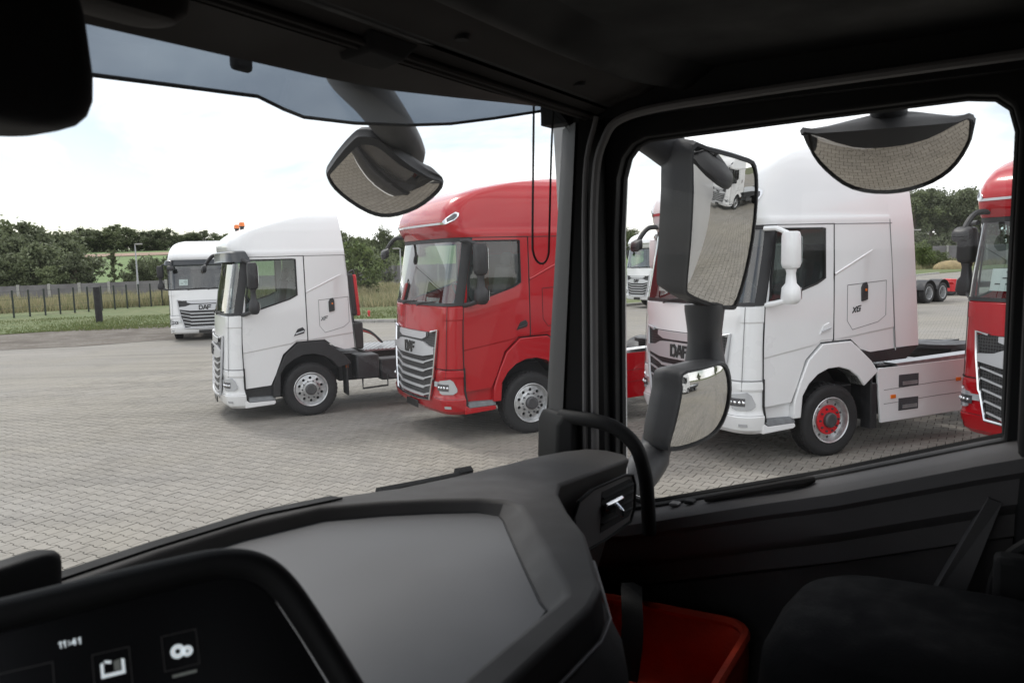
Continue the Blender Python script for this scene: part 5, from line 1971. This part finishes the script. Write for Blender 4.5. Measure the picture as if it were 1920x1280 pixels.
m.build('far_rim_strip', M['trim'], dash, sharp=30)  # black strip added on top for the dark far rim of the dash
# lower fascia roll under the tray
m = OB()
m.loft([[(f_ + a, r, z) for f_, a, z in ((.43, .0, 2.20), (.43, -.035, 2.14), (.43, -.045, 2.05), (.43, -.02, 1.95), (.43, .06, 1.88), (.43, .25, 1.88), (.43, .25, 2.20))] for r in (-.3, .6, .86, .93)] +
       [[(.43 + dx + a * (1 - dx), r, z) for a, z in ((.0, 2.20), (-.035, 2.14), (-.045, 2.05), (-.02, 1.95), (.06, 1.88), (.25, 1.88), (.25, 2.20))] for dx, r in ((.01, .99), (.05, 1.07), (.11, 1.14))])
m.build('fascia', M['dash'], dash, sharp=50)
m = OB()
sm_ = [(f_ - .013, r, zdash(r) - .045) for f_, r in nearp if r < 1.31][1:]
m.tube(sm_, .0025, 6, False)
m.build('fascia_seam', M['vent_panel'], dash)  # seam drawn pale, its catch of light is in the colour
# vent block face: along s from the inner to the outer end
def vf(s, z, o=0.0):
    f_, r = lerp(.745, .712, s), lerp(1.498, 1.782, s)
    return (f_ - o * .99 - .004 + (ZD - z) * .06, r - o * .12, z)
m = OB()
pan = [(.0, 2.10), (.02, 2.15), (.10, 2.185), (.30, 2.198), (.80, 2.196), (.93, 2.188), (.985, 2.16), (.985, 2.105), (.93, 2.075), (.5, 2.065), (.1, 2.065)]
m.hexa([vf(s, z, .004) for s, z in pan], [vf(s, z, .012) for s, z in pan])
vp = m.build('air_vent', M['vent_panel'], dash, bevel=.003)
m = OB()
op = [(.44, 2.088), (.44, 2.182), (.88, 2.182), (.945, 2.168), (.945, 2.105), (.90, 2.09)]
m.hexa([vf(s, z, .0122) for s, z in op], [vf(s, z, .0128) for s, z in op])
m.build('vent_opening', M['seam'], vp, sharp=0)
for z in (2.110, 2.130, 2.150, 2.168):
    m = OB()
    m.hexa([vf(.45, z - .002, .0129), vf(.935, z - .002, .0129), vf(.935, z + .002, .0129), vf(.45, z + .002, .0129)], [vf(.45, z - .004, .018), vf(.935, z - .004, .018), vf(.935, z - .001, .018), vf(.45, z - .001, .018)])
    m.build('vent_vane', M['trim'], vp, sharp=20)
m = OB()
m.hexa([vf(.46, 2.136, .0185), vf(.72, 2.136, .0185), vf(.72, 2.156, .0185), vf(.46, 2.156, .0185)], [vf(.46, 2.140, .026), vf(.72, 2.140, .026), vf(.72, 2.152, .026), vf(.46, 2.152, .026)])
m.hexa([vf(.57, 2.124, .026), vf(.61, 2.124, .026), vf(.61, 2.150, .026), vf(.57, 2.150, .026)], [vf(.58, 2.118, .046), vf(.605, 2.118, .046), vf(.605, 2.134, .046), vf(.58, 2.134, .046)])
m.build('vent_tab', M['chrome'], vp, bevel=.002)
m = OB()
hp_ = [(.03 + .05 * cos(t), 2.125 + .035 * sin(t)) for t in [2 * pi * k / 16 for k in range(16)]]
m.hexa([vf(s, z, .0124) for s, z in hp_], [vf(s, z, .0132) for s, z in hp_])
m.build('side_outlet', M['seam'], vp, sharp=0)
m = OB()
m.tube([vf(s, z, .013) for s, z in pan + pan[:1]], .0035, 6, False)
m.build('vent_bezel', M['trim'], vp)

# --- centre display with hooded bezel
DC = Vector((.625, .462, 2.39))
DN, DH, DU = Vector((-.80, -.48, .36)), Vector((.514, -.857, 0)), Vector((.309, .185, .933))
def dp(a, b, o=0.0):
    p = DC + DH * a + DU * b + DN * o
    return (p.x, p.y, p.z)
scr = [(.20, .020), (.133, .020), (-.004, .026), (-.050, .024), (-.070, .016), (-.086, -.002), (-.106, -.045), (-.150, -.150), (-.155, -.20), (.20, -.20)]
m = OB()
m.hexa([dp(a, b, -.035) for a, b in scr], [dp(a, b, -.010) for a, b in scr])
disp = m.build('display', M['screen'], dash, sharp=30)
m = OB()
bz = smooth_path([(.22, .026, 0), (.133, .029, 0), (.06, .033, 0), (-.004, .036, 0), (-.040, .036, 0), (-.070, .028, 0), (-.092, .008, 0), (-.113, -.032, 0), (-.147, -.110, 0), (-.18, -.19, 0), (-.20, -.24, 0)], 6)
rad = .0135
rings = []
for i, (a, b, _) in enumerate(bz):
    a0, b0, _ = bz[max(0, i - 1)]
    a1, b1, _ = bz[min(len(bz) - 1, i + 1)]
    t = Vector((a1 - a0, b1 - b0)).normalized()
    nn = Vector((-t.y, t.x))
    rings.append([dp(a + nn.x * x_, b + nn.y * x_, o_) for x_, o_ in [(rad * cos(th) * 1.0, .004 + .020 * sin(th)) for th in [2 * pi * k / 12 for k in range(12)]]])
m.loft(rings)
m.build('display_bezel', M['trim'], disp, sharp=60)
m = OB()
m.tube([dp(.213, .026, .002), dp(.213, -.10, .002), dp(.210, -.200, .002), dp(.19, -.212, .002), dp(0, -.212, .002), dp(-.17, -.212, .002)], .013, 10)
m.build('display_lower_frame', M['trim'], disp, sharp=60)
m = OB()
m.loft([[dp(a, b, o_) for a, b in inset_pts(scr[::-1], i_)] for o_, i_ in ((-.012, -.010), (-.05, -.014), (-.09, .004))])
m.build('display_back', M['trim'], disp, sharp=40)
m = OB()
hv = Vector(dp(-1, 0)) - Vector(dp(0, 0))
stroke_text(m, '11:41', Vector(dp(.094, -.0075, -.0095)), hv, DU, DN, .0046, .0011, .0006)
m.build('clock_digits', M['icon'], disp, sharp=0)
def flat(pts, mt, nm, o=-.0096):
    q = OB()
    q.hexa([dp(a, b, o) for a, b in pts], [dp(a, b, o + .0006) for a, b in pts])
    return q.build(nm, M[mt], disp, sharp=0)
def frame(a0, b0, a1, b1, w, mt, nm):
    q = OB()
    for A_, B_, C_, D_ in ((a0, b0, a1, b0 + w), (a0, b1 - w, a1, b1), (a0, b0 + w, a0 - w, b1 - w), (a1 + w, b0 + w, a1, b1 - w)):
        q.hexa([dp(a, b, -.0097) for a, b in ((A_, B_), (C_, B_), (C_, D_), (A_, D_))], [dp(a, b, -.0092) for a, b in ((A_, B_), (C_, B_), (C_, D_), (A_, D_))])
    q.build(nm, M[mt], disp, sharp=0)
frame(.070, -.052, .040, -.019, .0008, 'icon_frame', 'tile_frame')
frame(.014, -.048, -.016, -.017, .0008, 'icon_frame', 'tile_frame')
frame(.139, -.052, .099, -.017, .0008, 'icon_frame', 'tile_frame')
# gear icon: two rings
q = OB()
for ca_, cb_, ro_, ri_ in ((.0015, -.033, .0062, .0022), (-.0065, -.0345, .0048, .0012)):
    n_ = 18
    o_ = [(ca_ + ro_ * cos(2 * pi * k / n_), cb_ + ro_ * sin(2 * pi * k / n_)) for k in range(n_)]
    i_ = [(ca_ + ri_ * cos(2 * pi * k / n_), cb_ + ri_ * sin(2 * pi * k / n_)) for k in range(n_)]
    vs = [dp(a, b, -.0093) for a, b in o_] + [dp(a, b, -.0093) for a, b in i_]
    q.add(vs, [(k, (k + 1) % n_, n_ + (k + 1) % n_, n_ + k) for k in range(n_)])
q.build('gear_icon', M['icon'], disp, sharp=0)
# open-book icon
flat([(.064, -.0405), (.045, -.0405), (.045, -.0375), (.064, -.0375)], 'icon', 'book_icon')
flat([(.064, -.0374), (.0615, -.0374), (.0615, -.0275), (.064, -.0285)], 'icon', 'book_edge')
flat([(.0475, -.0374), (.045, -.0374), (.045, -.0285), (.0475, -.0275)], 'icon', 'book_edge')
flat([(.0605, -.0285), (.0555, -.0300), (.0555, -.0275), (.0605, -.0262)], 'icon', 'book_page')
flat([(.0535, -.0365), (.0485, -.0365), (.0485, -.0275), (.0535, -.0285)], 'icon_dim', 'book_page')
flat([(.008, -.0545), (-.0125, -.0545), (-.0125, -.0520), (.008, -.0520)], 'icon_dim', 'caption_bar')

# --- small housings at the windscreen
m = OB()
c_ = (.86, .435)
m.loft([[(c_[0] + x_ * w_, c_[1] + y_ * w_ + dy_, z) for x_, y_ in rounded(.14, .23, .045, 8)] for z, w_, dy_ in ((2.840, .30, -.012), (2.841, .62, -.012), (2.844, .80, -.008), (2.850, .90, -.004), (2.860, .96, 0), (2.875, .99, .003), (2.90, 1.0, .004), (2.96, .97, .004), (3.02, .90, 0), (3.06, .9, 0))])
m.build('camera_housing', M['trim'], own, sharp=40)
m = OB()
m.loft([[(1.165 + x_ * w_ - (z - 2.25) * .25, .585 + y_ * w_, z) for x_, y_ in rounded(.05, .165, .024, 8)] for z, w_ in ((2.23, 1.02), (2.27, 1.0), (2.285, .985), (2.295, .95), (2.301, .88), (2.305, .75), (2.307, .5))])
m.build('light_sensor', M['trim'], own, sharp=40)
m = OB()
m.loft([[(.94 + x_ * w_, .655 + y_ * w_, z) for x_, y_ in rounded(.08, .22, .035, 6)] for z, w_ in ((3.012, .6), (3.016, .85), (3.03, 1.0), (3.06, 1.05))])
m.build('interior_lamp', M['trim_warm'], own, sharp=40)
m = OB()
m.tube([(1.215, 1.46, 2.166), (1.20, 1.60, 2.152), (1.175, 1.78, 2.136)], [.012, .010, .010], 6)
m.tube([(1.185, 1.745, 2.144), (1.175, 1.79, 2.140)], .015, 6)
m.build('wiper', M['seam'], own)

# --- seat, bag
m = OB()
m.loft([[(.06 + x_ * w_, 1.50 + y_ * w_, z - .05) for x_, y_ in rounded(.54, .48, .16, 8)] for z, w_ in ((1.85, .8), (1.90, .96), (1.98, 1.0), (2.06, .97), (2.105, .85), (2.125, .6), (2.13, .3))])
seat = m.build('seat', M['fabric'], own, sharp=50)
m = OB()
m.loft([[(-.26 + x_ + (z - 2.05) * -.22, 1.48 + y_ * w_, z) for x_, y_ in rounded(.15, .52, .06, 4)] for z, w_ in ((1.95, .9), (2.1, 1), (2.5, .95), (2.75, .8), (2.8, .5))])
m.build('backrest', M['fabric'], seat, sharp=50)
m = OB()
m.box((.08, 1.48, 1.66), (.4, .4, .44))
m.build('seat_base', M['trim'], seat, bevel=.03)
m = OB()
m.box((-.06, 1.78, 2.03), (.06, .05, .16))
m.build('belt_buckle', M['trim'], seat, bevel=.012)

bag = empty('fabric_bag', tuple(FV * .68 + RV * 1.72 + Vector((0, 0, 1.45))), radians(150))
tag(bag, 'red fabric bag with a black strap in the dark passenger footwell', 'bag')
def bt(f_, r, z):
    return (f_ - .68, 1.72 - r, z - 1.45)
rng = random.Random(4)
m = MB(bt)
bo_ = rounded(.44, .40, .07, 4)
ringz = []
for z, w_ in ((1.45, .92), (1.55, 1.0), (1.68, 1.02), (1.77, 1.0), (1.80, .985), (1.785, .95), (1.70, .90), (1.62, .90)):
    ringz.append([(.68 + x_ * w_ + rng.uniform(-.012, .012), 1.72 + y_ * w_ + rng.uniform(-.012, .012), z + rng.uniform(-.014, .014)) for x_, y_ in bo_])
m.loft(ringz)
m.build('bag_body', M['bag_red'], bag, sharp=75, subsurf=2)
m = MB(bt)
m.tube([(.68 + x_ * .99, 1.72 + y_ * .99, 1.803) for x_, y_ in bo_ + bo_[:1]], .012, 6, False)
m.build('bag_rim', M['bag_red'], bag)
m = MB(bt)
pth = smooth_path([(.78, 1.955, 1.62), (.775, 1.93, 1.83), (.74, 1.84, 1.86), (.70, 1.74, 1.80), (.69, 1.66, 1.70)], 5)
m.grid([[(f_ - .028, r, z) for f_, r, z in pth], [(f_, r + .004, z + .006) for f_, r, z in pth], [(f_ + .028, r, z) for f_, r, z in pth], [(f_, r - .004, z - .006) for f_, r, z in pth], [(f_ - .028, r, z) for f_, r, z in pth]])
m.build('bag_strap', M['strap'], bag, sharp=50)

# --- outside mirrors
def own_mirror(name, C, n, h, u, outline, R, depth, grow=1.06, taper=((.45, 1.05), (.8, .85), (1.0, .5)), shift=(0, 0), lip=0.0, tint='mirror', flat_top=0.0):
    C, n, h, u = Vector(C), Vector(n).normalized(), Vector(h).normalized(), Vector(u).normalized()
    # rounded outline
    pts = [(a, b, 0) for a, b in outline]
    k = len(pts)
    sm = []
    for i in range(k):
        A_, B_, C_, D_ = [Vector(pts[(i + q) % k]) for q in (-1, 0, 1, 2)]
        for t in (0, .34, .67):
            sm.append(0.5 * ((2 * B_) + (C_ - A_) * t + (2 * A_ - 5 * B_ + 4 * C_ - D_) * t * t + (3 * B_ - A_ - 3 * C_ + D_) * t ** 3))
    cen = sum((Vector(p) for p in sm), Vector()) / len(sm)
    def pt(a, b, o):
        p = C + h * a + u * b + n * o
        return (p.x, p.y, p.z)
    rings = []
    for t in (.02, .15, .3, .45, .6, .75, .88, 1.0):
        ring_ = []
        for p in sm:
            q = cen + (p - cen) * t
            ring_.append(pt(q.x, q.y, -(q.x * q.x + q.y * q.y) / (2 * R)))
        rings.append(ring_)
    m = OB()
    m.grid(rings, True)
    b0 = len(m.v) - len(rings) * len(sm)
    m.f.append(tuple(range(b0, b0 + len(sm))))
    base = [(p, -((p.x ** 2 + p.y ** 2) / (2 * R))) for p in sm]
    hs = MB(ot)
    hr = []
    def rg(sc, o):
        ex = lip if sc > 1.006 or o < -.02 else 0
        def yy(p):
            if flat_top and ex and p.y > .03:
                return max(p.y * sc, flat_top - 1.0 * p.x * p.x) - (0.02 if sc < .98 else 0)
            return cen.y + (p.y - cen.y) * sc + ex * min(1, max(0, (p.y + .02) / .08))
        return [pt(cen.x + (p.x - cen.x) * sc, yy(p), (o0 * (1 if o > -.02 else .4)) + o) for p, o0 in base]
    hr.append(rg(1.0, -.010))
    hr.append(rg(1.005, .006))
    hr.append(rg(grow, .004))
    hr.append(rg(grow * 1.015, -.012))
    for d_, sc in taper:
        q = rg(sc * grow, -depth * d_)
        q = [tuple(Vector(p) + h * shift[0] * d_ + u * shift[1] * d_) for p in q]
        hr.append(q)
    hs.loft(hr, False)
    ho = None
    base_i = len(hs.v) - len(sm)
    hs.f.append(tuple(range(base_i, base_i + len(sm))))
    ho = hs.build(name, M['housing'], own, sharp=42)
    m.build('mirror_glass', M[tint], ho, sharp=80)
    return ho
MAIN_N = Vector((-.760, -.622, -.190)).normalized()
MAIN_H = Vector((0, 0, 1)).cross(MAIN_N).normalized()
MAIN_U = MAIN_N.cross(MAIN_H)
mm_ = own_mirror('main_mirror', (0.689, 2.5, 2.772), MAIN_N, MAIN_H, MAIN_U,
    [(0.118, 0.23), (0.065, 0.224), (-0.055, 0.199), (-0.096, 0.176), (-0.11, 0.077), (-0.11, -0.089), (-0.097, -0.233), (-0.073, -0.253), (0.0, -0.238), (0.084, -0.204), (0.102, -0.173), (0.11, -0.05), (0.116, 0.108)],
    1.35, .15, 1.05, ((.45, 1.03), (.8, .96), (1.0, .7)), (.05, 0))
wm_ = own_mirror('wide_mirror', (0.738, 2.45, 2.212), (-0.884, -0.446, -0.139), (0.45, -0.893, 0), (-0.124, -0.063, 0.99),
    [(0.084, 0.119), (0.018, 0.129), (-0.08, 0.134), (-0.117, 0.11), (-0.129, 0.047), (-0.114, -0.029), (-0.071, -0.08), (0.009, -0.103), (0.089, -0.111), (0.111, -0.093), (0.103, 0.0), (0.09, 0.074)],
    .42, .13, 1.07, ((.45, 1.03), (.8, .92), (1.0, .65)), (.035, 0))
km_ = own_mirror('kerb_mirror', (0.222, 2.35, 2.917), (-0.104, -0.607, -0.788), (0.986, -0.169, 0), (-0.133, -0.777, 0.616),
    [(0.198, 0.089), (0.086, 0.060), (0.004, 0.058), (-0.084, 0.069), (-0.167, 0.101), (-0.182, 0.059), (-0.18, 0.009), (-0.15, -0.068), (-0.093, -0.116), (-0.01, -0.131), (0.078, -0.106), (0.147, -0.033), (0.188, 0.035)],
    .55, .075, 1.03, ((.4, 1.0), (.8, .85), (1.0, .5)), (0, .0), .012, 'mirror_dark', .122)
fm_ = own_mirror('front_mirror', (1.45, 1.815, 2.921), (-0.446, -0.604, -0.66), (0.805, -0.593, 0), (-0.392, -0.531, 0.751),
    [(0.067, 0.097), (0.042, 0.111), (0.0, 0.103), (-0.054, 0.052), (-0.125, -0.002), (-0.163, -0.025), (-0.154, -0.058), (-0.092, -0.109), (-0.014, -0.134), (0.044, -0.115), (0.113, -0.052), (0.141, -0.005), (0.132, 0.021)],
    .45, .07, 1.04, ((.4, 1.0), (.8, .85), (1.0, .5)), (0, .02), .02, 'mirror_dark')
# arms
m = OB()
m.tube(smooth_path([(.93, 2.13, 3.10), (.92, 2.28, 3.085), (.88, 2.40, 3.05), (.82, 2.49, 2.99)], 5), [.05] * 6 + [.055] * 10, 12)
m.build('mirror_arm', M['housing'], mm_, sharp=50)
m = OB()
m.loft([[(.775 + x_ * w_, 2.585 + y_ * w_, z) for x_, y_ in rounded(.12, .12, .05, 5)] for z, w_ in ((2.535, 1.02), (2.52, 1.02), (2.50, .98), (2.45, .88), (2.41, .88), (2.36, 1.0), (2.31, 1.15), (2.26, 1.2))])
m.build('mirror_neck', M['housing'], mm_, sharp=50)
m = OB()
m.tube(smooth_path([(.87, 2.44, 2.16), (.89, 2.40, 2.07), (.91, 2.28, 2.01), (.94, 2.13, 1.97)], 5), [.05] * 5 + [.058] * 11, 12)
m.build('lower_arm', M['housing'], mm_, sharp=50)
m = OB()
m.tube(smooth_path([(.21, 2.13, 3.10), (.215, 2.22, 3.085), (.22, 2.32, 3.05), (.225, 2.37, 3.0)], 4), .045, 10)
m.build('mirror_bracket', M['housing'], km_, sharp=50)
m = OB()
pa = smooth_path([(1.20, 1.38, 3.20), (1.28, 1.504, 3.143), (1.33, 1.648, 3.105), (1.39, 1.81, 3.057), (1.45, 1.945, 3.016), (1.475, 1.965, 2.995)], 5)
m.tube(pa, [lerp(.060, .046, i / (len(pa) - 1)) for i in range(len(pa))], 14)
m.build('front_mirror_arm', M['housing'], fm_, sharp=50)

# --- tinted sun visor above the windscreen
vz = [(-.3, 1.30, 3.000), (.3, 1.305, 3.008), (.873, 1.30, 3.024), (1.234, 1.295, 3.043), (1.30, 1.29, 3.026), (1.353, 1.285, 3.016), (1.5, 1.27, 3.020), (1.65, 1.235, 3.030), (1.78, 1.19, 3.045), (1.9, 1.13, 3.068), (2.0, 1.06, 3.09), (2.08, .98, 3.11)]
m = OB()
bot, bot2, top_ = [(f_, r, z) for r, f_, z in vz], [(f_ - .012, r, z) for r, f_, z in vz], [(f_ - .10, r, 3.27) for r, f_, z in vz]
m.grid([bot, top_])
vis = m.build('sun_visor', M['visor_blue'], own, sharp=60)
m = OB()
m.tube(bot, .004, 6)
m.build('visor_edge', M['seam'], vis)
m = OB()
m.box((1.262, 1.165, 3.105), (.02, .05, .06))
m.build('visor_latch', M['seam'], vis, bevel=.01)
